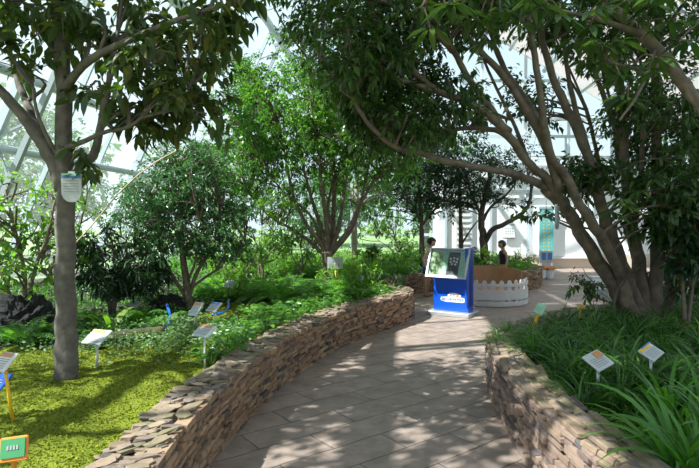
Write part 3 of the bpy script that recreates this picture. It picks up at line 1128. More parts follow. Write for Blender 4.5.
tree('fan_branched_tree', 'central tree with short trunk and many stems fanning up, behind ferns', b, ls,
     [bl(305, 105, D, 72, 36, 60, 15, 1.6), bl(250, 120, D - .3, 42, 45, 38, 15, .9), bl(350, 115, D, 62, 42, 52, 15, 1.3), bl(310, 150, D - .3, 85, 22, 44, 13, 1.3), bl(245, 165, D, 40, 28, 26, 12, .9),
      bl(325, 50, D, 45, 28, 30, 13, 1.0), bl(232, 85, D, 26, 24, 16, 13, .6), bl(390, 150, D, 38, 28, 28, 13, .8), bl(300, 185, D + .6, 55, 22, 18, 10, .6), bl(380, 90, D + 1, 50, 45, 34, 14, 1.0), bl(360, 185, D + 1.6, 40, 20, 16, 12, .8), (Vector((-1.35, 7.5, 5.3)), (.7, .7, .3), 24, 13)],  # last clump, above the view, added only to shade the kiosk
     M['bark_brown'], M['leaf_centre'], .07, .036, twig=.15, per=11, sub=.22)
# --- pale straight trunk behind
b = G(354, 275, .36); D2 = b.y
tree('pale_trunk_tree', 'tree with straight pale sunlit trunk just right of the central tree', b,
     [([b, P(354, 250, D2), P(355, 220, D2), P(357, 180, D2), P(352, 120, D2)], .085, .04), (pl(D2, (356, 215), (366, 200), (385, 190), (400, 170)), .03, .01), (pl(D2, (355, 205), (345, 180), (330, 150)), .03, .01)],
     [bl(360, 160, D2, 50, 25, 22, 11, 1.0), bl(340, 100, D2, 60, 40, 24, 11, 1.2)],
     M['bark_pale'], M['leaf_centre'], .09, .045, twig=.2, per=9, sub=.25)
# --- trees in the back planter
b = P(422, 262, 13.2); b.z = .34
tree('dark_tree', 'slim dark tree behind the child in the striped top', b,
     [([b, P(422, 240, 13.2), P(421, 210, 13.2), P(418, 175, 13.2)], .085, .03), (pl(13.2, (422, 225), (436, 208), (450, 190)), .04, .015), (pl(13.2, (421, 222), (410, 200), (395, 180)), .035, .012)],
     [bl(415, 175, 13.2, 40, 24, 26, 12, 1.0), bl(430, 205, 13.2, 26, 12, 9, 10, .6), bl(385, 200, 13.6, 30, 18, 12, 10, .7)],
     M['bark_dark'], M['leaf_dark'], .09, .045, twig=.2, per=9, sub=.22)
b = P(486, 268, 13.4); b.z = .34
tree('crooked_tree', 'dark crooked tree with a long bent limb over the boy in black', b,
     [([b, P(485, 255, 13.4), P(483, 235, 13.4), P(481, 215, 13.4), P(487, 190, 13.4), P(492, 165, 13.4)], .13, .04),
      (pl(13.4, (485, 242), (492, 230, 13.2), (505, 224, 13.0), (520, 215, 12.9), (529, 204, 12.9), (531, 185, 12.9), (527, 170, 12.9)), .075, .025),
      (pl(13.4, (481, 225), (490, 208), (503, 198), (515, 185)), .045, .02), (pl(13.4, (483, 220), (472, 195), (465, 170)), .045, .02)],
     [bl(470, 165, 13.4, 40, 26, 28, 12, 1.0), bl(505, 165, 13.2, 30, 22, 16, 12, .8), bl(470, 200, 13.4, 26, 16, 12, 10, .7), bl(510, 205, 13.3, 16, 12, 5, 8, .4), bl(445, 185, 13.6, 28, 24, 14, 11, .8)],
     M['bark_dark'], M['leaf_dark'], .09, .045, twig=.2, per=9, sub=.22)
b = P(461, 268, 14.5); b.z = .34
tree('dark_tree', 'narrow dark-trunked tree rising behind the blue kiosk', b,
     [([b, P(461, 240, 14.5), P(460, 205, 14.5), P(458, 170, 14.5)], .08, .03), (pl(14.5, (461, 245), (472, 228), (480, 218)), .03, .012)],
     [bl(455, 160, 14.5, 40, 22, 20, 11, 1.0)],
     M['bark_dark'], M['leaf_dark'], .09, .045, twig=.2, per=9, sub=.22)

# --- the big many-stemmed tree on the right
b = Vector((3.36, 6.1, .38))
TB = 6.0
L_ = []
def sl(r0, r1, *pts): L_.append(([P(x, y, d) for x, y, d in pts], r0, r1))
# thick lower stems
sl(.12, .06, (638, 335, 6.05), (628, 310, 6.05), (610, 280, 5.95), (588, 245, 5.8), (568, 212, 5.7), (545, 188, 5.6))
sl(.115, .028, (645, 335, 6.1), (632, 295, 6.05), (618, 255, 6.0), (604, 215, 5.95), (592, 170, 5.9), (576, 127, 5.9), (553, 77, 5.9), (538, 19, 5.9), (530, -50, 5.9))
sl(.115, .035, (648, 335, 6.15), (642, 290, 6.15), (634, 240, 6.2), (628, 190, 6.25), (622, 130, 6.3), (618, 60, 6.3), (610, -60, 6.3))
sl(.105, .04, (650, 335, 6.15), (655, 290, 6.1), (657, 240, 6.1), (658, 180, 6.1), (656, 110, 6.1), (658, 40, 6.1), (665, -60, 6.1))
sl(.09, .025, (640, 330, 5.9), (627, 300, 5.85), (622, 280, 5.85), (600, 235, 5.6), (580, 205, 5.5), (565, 175, 5.4), (549, 150, 5.3), (540, 92, 5.2), (530, 30, 5.2), (515, -40, 5.2))
sl(.07, .05, (664, 330, 6.3), (672, 285, 6.3), (678, 230, 6.4), (690, 180, 6.5), (700, 120, 6.6))
# limbs to the upper left
sl(.06, .022, (568, 212, 5.7), (548, 180, 5.5), (530, 165, 5.35), (510, 138, 5.2), (495, 115, 5.1), (470, 80, 5.0), (453, 50, 4.9), (430, 15, 4.8), (400, -40, 4.7))
sl(.055, .022, (560, 190, 5.5), (545, 145, 5.4), (520, 100, 5.3), (497, 68, 5.2), (468, 38, 5.1), (449, 8, 5.0), (440, -40, 5.0))
sl(.055, .02, (545, 135, 5.3), (525, 100, 5.5), (505, 70, 5.7), (490, 30, 5.9), (480, -30, 6.0))
sl(.05, .016, (548, 188, 5.6), (530, 180, 5.4), (505, 172, 5.2), (470, 166, 5.0), (440, 160, 4.9), (420, 153, 4.85), (395, 147, 4.8), (372, 128, 4.7), (358, 108, 4.65), (345, 85, 4.6))
sl(.05, .018, (508, 132, 5.2), (485, 112, 5.0), (462, 100, 4.9), (440, 92, 4.8), (415, 72, 4.7), (395, 45, 4.6), (375, 20, 4.5))
sl(.04, .015, (520, 150, 5.3), (500, 132, 5.5), (470, 128, 5.6), (440, 130, 5.7), (420, 112, 5.8), (400, 95, 5.8))
sl(.05, .02, (592, 180, 5.9), (585, 140, 6.1), (572, 96, 6.2), (563, 38, 6.3), (560, -30, 6.4))
sl(.055, .02, (634, 220, 6.2), (625, 160, 6.3), (605, 100, 6.5), (590, 55, 6.5), (575, -10, 6.6))
sl(.035, .015, (606, 190, 6.3), (596, 150, 6.6), (586, 110, 6.7), (570, 80, 6.8))
sl(.035, .015, (640, 200, 6.3), (642, 150, 6.0), (645, 100, 5.9), (640, 60, 5.9))
sl(.03, .012, (440, 92, 4.8), (400, 80, 4.7), (350, 65, 4.6), (320, 60, 4.6))
sl(.022, .010, (600, 180, 6.6), (590, 120, 6.8), (570, 70, 7.0), (548, 20, 7.1), (530, -40, 7.2))
sl(.03, .012, (618, 170, 6.5), (612, 110, 6.7), (600, 60, 6.8), (592, 0, 6.9))
sl(.028, .010, (530, 165, 5.35), (512, 120, 5.8), (488, 70, 6.1), (470, 20, 6.2), (462, -30, 6.3))
sl(.04, .015, (453, 50, 4.9), (420, 20, 4.6), (380, 0, 4.4), (330, -10, 4.2))
root = tree('many_stemmed_tree', 'huge dark tree with many smooth leaning stems in the right bed, shading the path', b, L_,
     [bl(400, 18, 4.7, 90, 24, 26, 11, .9), bl(350, 62, 4.6, 50, 28, 18, 11, .6), bl(405, 95, 5.0, 60, 32, 24, 12, .7), bl(480, 5, 5.2, 70, 16, 20, 12, .8), bl(400, 128, 5.0, 38, 18, 10, 10, .5),
      bl(560, -5, 5.8, 80, 26, 24, 13, 1.0), bl(650, 20, 5.8, 55, 45, 26, 13, .9), bl(670, 110, 5.9, 40, 50, 26, 12, .7), bl(665, 190, 5.7, 35, 38, 26, 12, .6), bl(625, 110, 6.6, 24, 40, 12, 10, .5),
      (Vector((3.2, 5.5, 5.2)), (2.6, 2.6, .6), 90, 13), (Vector((1.0, 5.8, 4.9)), (1.6, 1.6, .5), 40, 13), bl(400, -60, 4.8, 140, 50, 40, 13, 1.4), bl(560, -70, 5.6, 140, 45, 34, 13, 1.6), bl(540, 215, 6.6, 12, 12, 2, 7, .2), bl(575, 280, 6.2, 14, 8, 2, 8, .15),  # high clumps here are out of view, added to keep the right side dark
      bl(520, 110, 6.6, 30, 26, 9, 9, .5), bl(455, 110, 6.0, 30, 26, 8, 9, .5), bl(600, 190, 5.9, 24, 24, 8, 9, .3), bl(690, 265, 6.0, 18, 26, 9, 10, .4), bl(585, 165, 5.8, 18, 18, 5, 9, .3)],
     M['bark_fig'], M['leaf_fig'], .085, .04, pw=.6, twig=.2, per=10, sub=.17, droop=.3, sag=.35, rows=2)
# hanging plaque on its limb
plaque(P(556, 217, 5.25), 1.05, 1.75, 'plaque_grey', 'shaded grey round-bottomed plaque hung from the leaning stems of the right tree', header=False)

# --- tree whose thick limb enters top right
b = Vector((4.2, 3.0, .38))
lm = [([b, Vector((4.15, 3.0, 1.5)), P(760, 150, 3.4), P(699, 104, 3.45), P(668, 60, 3.5), P(640, 34, 3.55), P(600, -5, 3.6), P(560, -40, 3.6)], .052, .03),
      (pl(3.5, (660, 66), (630, 68, 3.4), (605, 60, 3.3)), .02, .008), (pl(3.5, (640, 34), (600, 20, 3.3), (560, 10, 3.2)), .022, .008), (pl(3.5, (655, 50), (640, 90, 3.3), (620, 120, 3.2)), .014, .006)]
lm.append((pl(3.6, (600, -5), (560, -22, 3.4), (500, -20, 3.2), (440, -12, 3.1), (420, 8, 3.1)), .025, .006))
root = tree('umbrella_leaved_tree', 'tree whose thick brown limb and big finger-like leaves cross the top right corner', b, lm, None, M['bark_fig'], M['leaf_big'], .2, .05)
cs = []
for (px, py, Y) in [(560, 15, 3.2), (590, 25, 3.25), (612, 45, 3.3), (600, 62, 3.3), (575, 40, 3.3), (635, 20, 3.4), (650, 70, 3.4), (540, 5, 3.2), (620, 75, 3.2), (585, 60, 3.5), (670, 20, 3.4), (690, 40, 3.4),
                    (470, 15, 3.2), (445, 5, 3.1), (430, 28, 3.1), (500, 10, 3.2), (520, 22, 3.3), (485, 40, 3.3), (625, 205, 4.6), (640, 190, 4.7), (612, 212, 4.8), (655, 5, 3.3), (605, 5, 3.3), (628, 100, 3.6)]:
    cs.append(P(px, py, Y) - b)
    for _ in range(1): cs.append(P(px + random.uniform(-14, 14), py - random.uniform(0, 25), Y + random.uniform(-.2, .2)) - b)
cs = np.array(cs)
per = 9
idx = np.repeat(np.arange(len(cs)), per)
ang = np.tile(np.arange(per) * 2 * PI / per, len(cs)) + R.uniform(0, 6, len(cs))[idx]
dv = np.stack([np.cos(ang), np.sin(ang), R.uniform(-.5, .1, len(ang))], 1)
ln = R.uniform(.10, .17, len(ang))
v, f = leaves_geo(cs[idx] + dv * .015, dv, ln, ln * .28, .35, .1, 4, .25)
mesh_obj('foliage', v, f, M['leaf_fig'], root)
tb = MB()
sk = [Vector(p) - b for L1 in lm for p in L1[0]]
for c in cs:
    c = Vector(c); a = min(sk, key=lambda q: (q - c).length)
    if (a - c).length < .8: tb.tube(catmull([a, (a + c) / 2 + Vector((0, 0, .05)), c], 3), .005, 4, False)
tb.build('twigs', M['bark_brown'], root)

# --- shrubs in the middle distance
def shrub(name, label, px, py, Y, rx, rz, leaf, L=.08, k=16, q=10, W=None, ground=.36, group=None, cat='shrub', rows=2, sub=.14):
    b = P(px, py, Y); b.z = ground
    c = P(px, py, Y)
    ls = [([b, (b + c) / 2 + Vector((random.uniform(-.1, .1), 0, 0)), c + Vector((s * rx * Y / F * .5, 0, 0))], .022, .008) for s in (-1, 0, 1)]
    return tree(name, label, b, ls, [bl(px, py, Y, rx, rz, k, q)], M['bark_brown'], leaf, L, W or L * .45, cat, group, twig=.14, per=8, sub=sub, rows=rows)


shrub('light_green_shrub', 'yellow-green feathery shrub between the round tree and the central tree', 262, 225, 9.6, 32, 40, M['leaf_pale'], .075, 28, 10)
shrub('light_green_shrub', 'low bright shrub under the left branches of the central tree', 240, 262, 9.0, 26, 20, M['leaf_pale'], .07, 18, 10)
shrub('light_green_shrub', 'shaded leafy shrub close behind the central trunk', 300, 245, 10.6, 32, 24, M['leaf_centre'], .08, 20, 10)
shrub('broad_shrub', 'broad soft shrub with light foliage below the slim dark tree', 395, 238, 14.2, 38, 20, M['leaf_pale'], .1, 22, 11)
shrub('low_shrub', 'low mid-green bush on the planter beside the striped child', 400, 262, 12.8, 30, 10, M['leaf_centre'], .08, 16, 10)
shrub('low_shrub', 'small green bush behind the picket fence near the boy', 515, 260, 13.4, 20, 7, M['leaf_centre'], .07, 9, 10)
shrub('low_shrub', 'dark leafy bush between the kiosk and the crooked tree', 470, 258, 13.6, 12, 9, M['leaf_dark'], .08, 7, 9)
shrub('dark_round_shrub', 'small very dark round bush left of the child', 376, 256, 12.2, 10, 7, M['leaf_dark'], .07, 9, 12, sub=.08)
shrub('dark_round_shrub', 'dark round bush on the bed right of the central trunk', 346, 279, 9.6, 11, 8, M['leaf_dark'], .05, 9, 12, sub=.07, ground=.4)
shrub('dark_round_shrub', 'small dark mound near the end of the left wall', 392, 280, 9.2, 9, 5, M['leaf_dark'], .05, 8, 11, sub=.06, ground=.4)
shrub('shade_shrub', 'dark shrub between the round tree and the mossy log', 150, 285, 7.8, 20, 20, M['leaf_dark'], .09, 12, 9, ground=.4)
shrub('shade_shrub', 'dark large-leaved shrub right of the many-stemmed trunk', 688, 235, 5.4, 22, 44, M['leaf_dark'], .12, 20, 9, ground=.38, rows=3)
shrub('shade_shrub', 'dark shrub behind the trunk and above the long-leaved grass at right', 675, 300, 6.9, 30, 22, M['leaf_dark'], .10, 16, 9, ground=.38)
shrub('light_green_shrub', 'pale shrub at the far left against the glass behind the dark rock', 70, 205, 8.5, 30, 45, M['leaf_pale'], .08, 16, 6, ground=.4)

# --- trees outside the glass
for i, (x, y, r, h) in enumerate([(-17, 6, 3.0, 5.5), (-16, 14, 3.2, 6.5), (-14, 24, 3.5, 7), (-9, 32, 4, 6.5), (-2, 36, 3.5, 5), (5, 34, 4, 7), (-22, 20, 4, 9), (20, 16, 3, 6), (21, 27, 4, 8)]):
    lab = ['hazy green tree outside the glass at far left', 'hazy tree outside the left glass behind the grey trunk', 'tall hazy tree outside beyond the round small-leaved tree', 'blurred tree outside beyond the far gable at left',
           'low tree outside behind the central tree', 'tree outside behind the white building', 'tallest hazy tree on the slope outside the left glass', 'tree outside the right glass wall', 'tree outside beyond the right rear corner'][i]
    tree('outside_tree', lab, (x, y, -.05), [([(x, y, -.05), (x + .1, y, h * .5), (x, y, h * .8)], .2, .08)],
         [((x, y, h * .6), (r, r, h * .42), 60, 12)], M['bark_dark'], M['outside'], .34, .2, group='trees outside the glasshouse', twig=.5, per=7, sub=.5)


# ================================================================== LOW PLANTS
def variants(name, n, fn, mat):
    out = []
    for i in range(n):
        v, f = fn()
        o = mesh_obj(name, v, f, mat)
        out.append(o)
    return out


def scatter(vars_, pts, label, cat, group, s=(.8, 1.2)):
    """pts: list of (x,y,z). label: str, or list of one label per point"""
    for i, p in enumerate(pts):
        v = vars_[i % len(vars_)]
        if not v.get('used'):
            v['used'] = 1; o = v; o.location = p; o.rotation_euler = (0, 0, random.uniform(0, 6)); q = random.uniform(*s); o.scale = (q, q, q)
        else:
            o = copy_thing(v, p, random.uniform(0, 6), random.uniform(*s))
        lb = label if isinstance(label, str) else label[i]
        tag(o, lb, cat, group)


ORD = ['', 'second', 'third', 'fourth', 'fifth', 'sixth', 'seventh', 'eighth', 'ninth', 'tenth', 'eleventh', 'twelfth', 'thirteenth', 'fourteenth', 'fifteenth',
       'sixteenth', 'seventeenth', 'eighteenth', 'nineteenth', 'twentieth'] + [t + w for t in ('twenty-', 'thirty-', 'forty-') for w in ('first', 'second', 'third', 'fourth', 'fifth', 'sixth', 'seventh', 'eighth', 'ninth', 'tenth')]


def where(desc, pts, marks):
    """one label per point, told apart by the nearest landmark, the side of it and the rank of distance"""
    keys = []
    for p in pts:
        n_, q = min(marks, key=lambda m: math.hypot(m[1][0] - p[0], m[1][1] - p[1]))
        dx, dy = p[0] - q[0], p[1] - q[1]
        rel = ('right of' if dx > 0 else 'left of') if abs(dx) > abs(dy) else ('behind' if dy > 0 else 'in front of')
        keys.append((rel + ' ' + n_, math.hypot(dx, dy)))
    out = []
    for i, (k_, d_) in enumerate(keys):
        same = sorted(x[1] for x in keys if x[0] == k_)
        rk = same.index(d_)
        out.append('%s %s%s' % (desc, k_, '' if len(same) == 1 else (', closest to it' if rk == 0 else ', %s closest to it' % ORD[rk])))
    return out


def done(vars_):
    for v in vars_:
        if 'used' in v: pass
    for o in list(COL.objects):
        if 'used' in o: del o['used']


# right bed: strap-leaved clumps
gv = variants('lilyturf_clump', 5, lambda: straps(75, .46, .013, 1.0, 7), M['grass'])
gb = variants('grass_clump', 3, lambda: straps(90, .36, .008, 1.05, 7), M['grass_bright'])
gl = variants('daylily_clump', 3, lambda: straps(30, .62, .028, .95, 8), M['grass_bright'])
polyRn = np.array(polyR)


def onR(px, py):
    g = G(px, py, .36)
    return (g.x, g.y, zrf(g.x, g.y))


MK = [('the orange-header sign', onR(598, 402)), ('the blue and yellow sign', onR(650, 395)), ('the big trunk', (3.36, 6.1)), ('the green tag', onR(527, 342)),
      ('the small yellow tag', onR(577, 330)), ('the beige pipe', (4.3, 5.55))]
ML = [('the central trunk', (-.43, 10.0)), ('the round tree', (-2.33, 7.5)), ('the twin signs', G(205, 333, .4)), ('the lilac sign', G(363, 292, .4)), ("the wall's rounded end", (.95, 8.9)), ("the wall's far corner", (-.6, 9.4)), ("the wall's inner bend", (-.3, 6.9)), ('the nearer dark mound', (.6, 8.4)),
      ('the pale trunk', G(354, 275, .36)), ('the low grey sign', G(205, 366, .4)), ('the round dark bush', G(346, 290, .4)), ('the mossy log', G(125, 343, .4)), ('the black rock', G(22, 345, .4))]
MB_ = [('the child', (1.65, 11.2)), ('the boy', (3.4, 11.7)), ('the dark bush', (.6, 12.2)), ('the slim dark tree', (1.8, 13.2)), ('the crooked tree', (3.5, 13.4)), ('the pale trunk', G(354, 275, .36))]


# grass at the wall's rounded end
pts = [onR(x, y) for x, y in [(503, 352), (514, 346), (510, 338), (522, 341), (530, 350), (520, 356), (538, 344), (545, 352), (535, 360), (507, 345)]]
scatter(gb, pts, where('fine bright grass tuft', pts, MK), 'grass', 'grass tufts at the rounded end of the right wall', (.8, 1.05))
pts = []
for x in range(540, 720, 17):
    for y in (350, 366, 384, 404):
        p = onR(x + random.uniform(-6, 6), y + random.uniform(-5, 5))
        pts.append(p)
pts = [p for p in pts if inside(polyRn - 0, np.array([p[0] - .18]), np.array([p[1]]))[0]]
scatter(gv, pts, where('arching strap-leaved clump', pts, MK), 'grass', 'strap-leaved clumps around the right bed signs', (.75, 1.1))
pts = [(x + random.uniform(-.12, .12), y + random.uniform(-.12, .12), 0) for x in np.arange(1.9, 5.4, .33) for y in np.arange(5.4, 7.3, .33)]
pts = [(x, y, zrf(x, y)) for x, y, _ in pts if inside(polyRn, np.array([x - .15]), np.array([y + .2]))[0] and math.hypot(x - 3.36, y - 6.1) > .38]
scatter(gv, pts, where('shaded strap-leaved clump', pts, MK), 'grass', 'strap-leaved clumps at the foot of the right tree', (.75, 1.05))
pts = [onR(x, y) for x, y in [(668, 420), (690, 440), (705, 420), (680, 470), (700, 480), (725, 455), (715, 400)]]
scatter(gl, pts, where('tall broad-bladed clump', pts, MK), 'plant', 'broad-bladed clumps in the near right corner', (.7, 1.0))
# ground leaves by the near wall
fv = variants('fern', 3, lambda: fern_geo(10, .42, .11, 13, .8), M['fern'])
labs = ['fern spreading along the right wall cap, nearest the stake of the orange-header sign', 'fern lying over the cap of the right wall nearest the camera', 'fern tucked under the broad-bladed clump on the right', 'fern beside the wall cap between two others on the right bed', 'small fern below the blue and yellow header sign']
scatter(fv, [onR(x, y) for x, y in [(632, 425), (668, 462), (685, 440), (650, 445), (640, 405)]], labs, 'fern', 'ferns on the right bed', (.75, 1))
# litter cover of right bed: small leaves
NL = 5000
x = R.uniform(1.3, 6, NL); y = R.uniform(1.5, 7.2, NL)
ok = inside(polyRn, x - .1, y); x, y = x[ok], y[ok]
pos = np.stack([x, y, zr(x, y) + .01], 1); dv = R.normal(0, 1, pos.shape); dv[:, 2] = np.abs(dv[:, 2]) * .6
v, f = leaves_geo(pos, dv, R.uniform(.04, .1, len(x)), R.uniform(.02, .04, len(x)), .3)
tag(mesh_obj('ground_cover', v, f, M['grass']), 'low leaves covering the soil under the right bed clumps', 'ground cover', kind='stuff')


def onL(px, py):
    g = G(px, py, .4)
    return (g.x, g.y, zlf(g.x, g.y))


# left bed ferns and plants
fl = variants('fern', 3, lambda: fern_geo(16, .72, .12, 17, 1.15), M['fern'])
spots = [(262, 300), (280, 303), (298, 300), (315, 303), (272, 292), (292, 290), (312, 292), (250, 292), (335, 300), (322, 296)]
pts = [onL(*p) for p in spots]
scatter(fl, pts, where('feathery light green fern', pts, ML), 'fern', 'ferns below the central tree', (.75, 1.1))
spots = [(210, 292), (226, 296), (236, 288), (218, 285), (245, 282), (200, 300)]
pts = [onL(*p) for p in spots]
scatter(fl, pts, where('broad spreading fern', pts, ML), 'fern', 'ferns right of the round tree', (.8, 1.1))
spots = [(70, 330), (20, 345), (90, 322), (140, 322), (165, 326), (45, 338)]
pts = [onL(*p) for p in spots]
scatter(fl, pts, where('small shaded fern', pts, ML), 'fern', 'shaded ferns by the log and rocks', (.45, .7))
# small leafy plants along the end of left wall
def sprig():
    return stemmed(sprig_(), .16)


def stemmed(vf, w):
    v, f = vf
    t = []
    m = MB()
    for k in range(0, len(v), 8):
        m.bar((0, 0, 0), tuple(v[k] * .999), .004)
    a = np.array([tuple(q) for q in m.v]); b = []
    for q in m.f: b += [(q[0] + len(v), q[1] + len(v), q[2] + len(v)), (q[0] + len(v), q[2] + len(v), q[3] + len(v))]
    return np.concatenate([v, a]), np.concatenate([f, np.array(b)])


def sprig_():
    n = 26
    a = R.uniform(0, 2 * PI, n); r = R.uniform(.0, .16, n)
    pos = np.stack([np.cos(a) * r, np.sin(a) * r, R.uniform(.02, .16, n)], 1)
    dv = np.stack([np.cos(a), np.sin(a), R.uniform(0, .6, n)], 1)
    return leaves_geo(pos, dv, R.uniform(.06, .12, n), R.uniform(.03, .055, n), .3, .15, 3)


sv = variants('leafy_plant', 4, sprig, M['leaf_centre'])
pts = []
for s in np.arange(0, 1, .034):
    i = int(len(LWc) * (.47 + .33 * s)); p = LWc[i] + normals2(LWc, 1)[i] * (.38 + random.uniform(-.08, .1))
    pts.append((p[0], p[1], zlf(*p)))
    p = LWc[i] + normals2(LWc, 1)[i] * (.65 + random.uniform(-.1, .1)); 
    if s > .2: pts.append((p[0], p[1], zlf(*p)))
    p = LWc[i] + normals2(LWc, 1)[i] * (.95 + random.uniform(-.1, .1)); 
    if s > .35: pts.append((p[0], p[1], zlf(*p)))
pts = [p for p in pts if p[1] < 9.2 and inside(np.array(polyL), np.array([p[0]]), np.array([p[1]]))[0]]
scatter(sv, pts, where('low round-leaved plant', pts, ML), 'plant', 'low plants inside the far end of the left wall', (.8, 1.25))
# grasses behind the child
ga = variants('grass_clump', 2, lambda: straps(70, .5, .016, .8, 6), M['grass_bright'])
pts = [(x + random.uniform(-.12, .12), y + random.uniform(-.1, .1), .36) for x in np.arange(-.8, 1.3, .3) for y in (10.75, 11.1, 11.6) if y > 10.55 + max(0, x - .2) * .9]
scatter(ga, pts, where('bright grass clump', pts, MB_), 'grass', 'grass clumps on the back planter left of the child', (.7, 1.1))
pts = [(x + random.uniform(-.12, .12), y, .36) for x, y in [(2.5, 12.8), (2.9, 12.8), (3.3, 12.9), (3.7, 12.8), (4.1, 12.7), (4.4, 13.0), (3.1, 13.3), (3.9, 13.3)]]
scatter(ga, pts, where('short grass clump', pts, MB_), 'grass', 'grass clumps on the planter behind the boy', (.5, .8))
# broad field of greenery between
ld = variants('leafy_plant', 3, lambda: stemmed(clusters(R.uniform(-.25, .25, (34, 3)) * np.array([1, 1, .8]) + np.array([0, 0, .24]), R.normal(0, 1, (34, 3)) + np.array([0, 0, .8]), 8, .09, .04, .14), .2), M['leaf_pale'])
pts = [onL(*p) for p in [(232, 300), (255, 284), (280, 280), (300, 278), (318, 279), (268, 274), (345, 288), (360, 284), (370, 290), (355, 294), (378, 286), (235, 276), (215, 276), (340, 293), (366, 279), (290, 271), (246, 270)]]
scatter(ld, pts, where('knee-high bushy plant', pts, ML), 'plant', 'bushy plants around the central tree', (.7, 1.1))
pts = [(x, y, .36) for x, y in [(-.4, 11.5), (.1, 12.2), (.6, 12.0), (.2, 13.2), (.9, 12.7), (-.7, 12.6), (1.3, 13.4), (-.3, 14), (.6, 14.6), (1.6, 14.5), (-1.6, 12), (-1.3, 13.4)]]
scatter(ld, pts, where('light bushy plant', pts, MB_), 'plant', 'bushy plants in the back bed', (.9, 1.3))

# grey-green ground cover patch
NL = 5200
cx, cy, _ = onL(165, 338)
x = cx + R.normal(0, .62, NL); y = cy + R.normal(0, .42, NL)
x2 = G(225, 335, .4); x = np.concatenate([x, x2.x + R.normal(0, .22, 900)]); y = np.concatenate([y, x2.y + R.normal(0, .35, 900)])
ok = inside(polyL, x + .2, y) & inside(np.array(polyL), x, y); x, y = x[ok], y[ok]
pos = np.stack([x, y, zl(x, y) + R.uniform(.02, .13, len(x))], 1)
dv = R.normal(0, 1, pos.shape); dv[:, 2] = np.abs(dv[:, 2]) * .5
ln = R.uniform(.025, .055, len(x))
v, f = leaves_geo(pos, dv, ln, ln * .55, .3)
tag(mesh_obj('ground_cover', v, f, M['cover']), 'pale grey-green creeping leaves between the left plant signs', 'ground cover', kind='stuff')
# dark bed litter behind the moss
NL = 9000
x = R.uniform(-6.5, -1.0, NL); y = R.uniform(4.6, 9.4, NL)
ok = inside(np.array(polyL), x, y) & (x > -7.5 + .097 * y) & ~inside(np.array(mossp), x, y); x, y = x[ok], y[ok]
pos = np.stack([x, y, zl(x, y) + R.uniform(0, .12, len(x))], 1); dv = R.normal(0, 1, pos.shape); dv[:, 2] = np.abs(dv[:, 2])
v, f = leaves_geo(pos, dv, R.uniform(.05, .11, len(x)), R.uniform(.025, .05, len(x)), .3)
tag(mesh_obj('undergrowth', v, f, M['grass']), 'dark undergrowth of small leaves behind the moss', 'undergrowth', kind='stuff')
NL = 9000
x = R.uniform(-5.5, 4.8, NL); y = R.uniform(10.5, 19, NL)
ok = inside(np.array(polyB), x, y) & (x > -7.3 + .097 * y) & (y < 17.5); x, y = x[ok], y[ok]
pos = np.stack([x, y, .36 + R.uniform(0, .25, len(x))], 1); dv = R.normal(0, 1, pos.shape); dv[:, 2] = np.abs(dv[:, 2])
v, f = leaves_geo(pos, dv, R.uniform(.08, .18, len(x)), R.uniform(.04, .08, len(x)), .3)
tag(mesh_obj('undergrowth', v, f, M['grass_bright']), 'green leafy undergrowth filling the back planter', 'undergrowth', kind='stuff')

# large bright strap plant by the log
v, f = straps(9, .55, .07, 1.1, 8)
o = mesh_obj('broad_leaved_plant', v, f, M['leaf_yellow'])
o.location = onL(112, 330); tag(o, 'broad bright green arching leaves rising behind the mossy log', 'plant')
# mossy log
a, c = Vector(onL(86, 349)), Vector(onL(165, 337))
mb = MB(); a.z += .06; c.z += .07
mb.tube(catmull([a, (a + c) / 2 + Vector((0, .06, .01)), c], 6), .075, 12, True, .25)
tag(mb.build('log', plain('mossy_log', (.06, .06, .022), .95, var=.6, scale=7, bump=.8), None, True), 'short mossy log lying behind the nearest white plant sign', 'log')
# rocks


def rock(px, py, Y, rx, rz, label):
    c = P(px, py, Y)
    m = MB()
    m.ball((0, 0, 0), (rx * Y / F, rx * Y / F * .8, rz * Y / F), 60, 40, lambda v: v * (1 + .16 * math.sin(v.x * 6 + v.z * 5) * math.cos(v.y * 6) + .09 * math.sin(v.x * 17 + 2 * v.y) * math.sin(v.z * 15 + v.x * 3) + random.uniform(-.05, .05)))
    o = m.build('rock', M['rock']); o.location = c
    tag(o, label, 'rock')


rock(22, 326, 5.6, 34, 30, 'large black craggy rock behind the moss at the left edge')
rock(168, 308, 7.0, 16, 13, 'black craggy rock between the log and the twin signs')
rock(-30, 320, 5.8, 26, 30, 'black rock mostly cut off by the left edge')

# leaning cane
mb = MB()
mb.tube(catmull([P(50, 268, 5.6), P(85, 233, 5.6), P(120, 192, 5.6), P(150, 166, 5.6), P(181, 148, 5.6)], 5), .007, 6)
o = mb.build('cane', M['cane'], None, True)
tag(o, 'thin pinkish bare cane leaning between the grey trunk and the round tree', 'cane')
# blue hose
for pts, lb in ((((140, 314), (158, 320), (166, 318), (170, 311), (167, 306)), 'short loop of blue hose beside the black rock'), (((212, 303), (222, 302), (228, 299), (229, 294)), 'short bend of blue hose behind the twin signs')):
    mb = MB(); w = [Vector(onL(x, y + 12)) + Vector((0, 0, .03 + .07 * (i > 2) * (i - 2))) for i, (x, y) in enumerate(pts)]
    mb.tube(catmull(w, 5), .018, 8)
    tag(mb.build('hose', M['hose'], None, True), lb, 'hose')


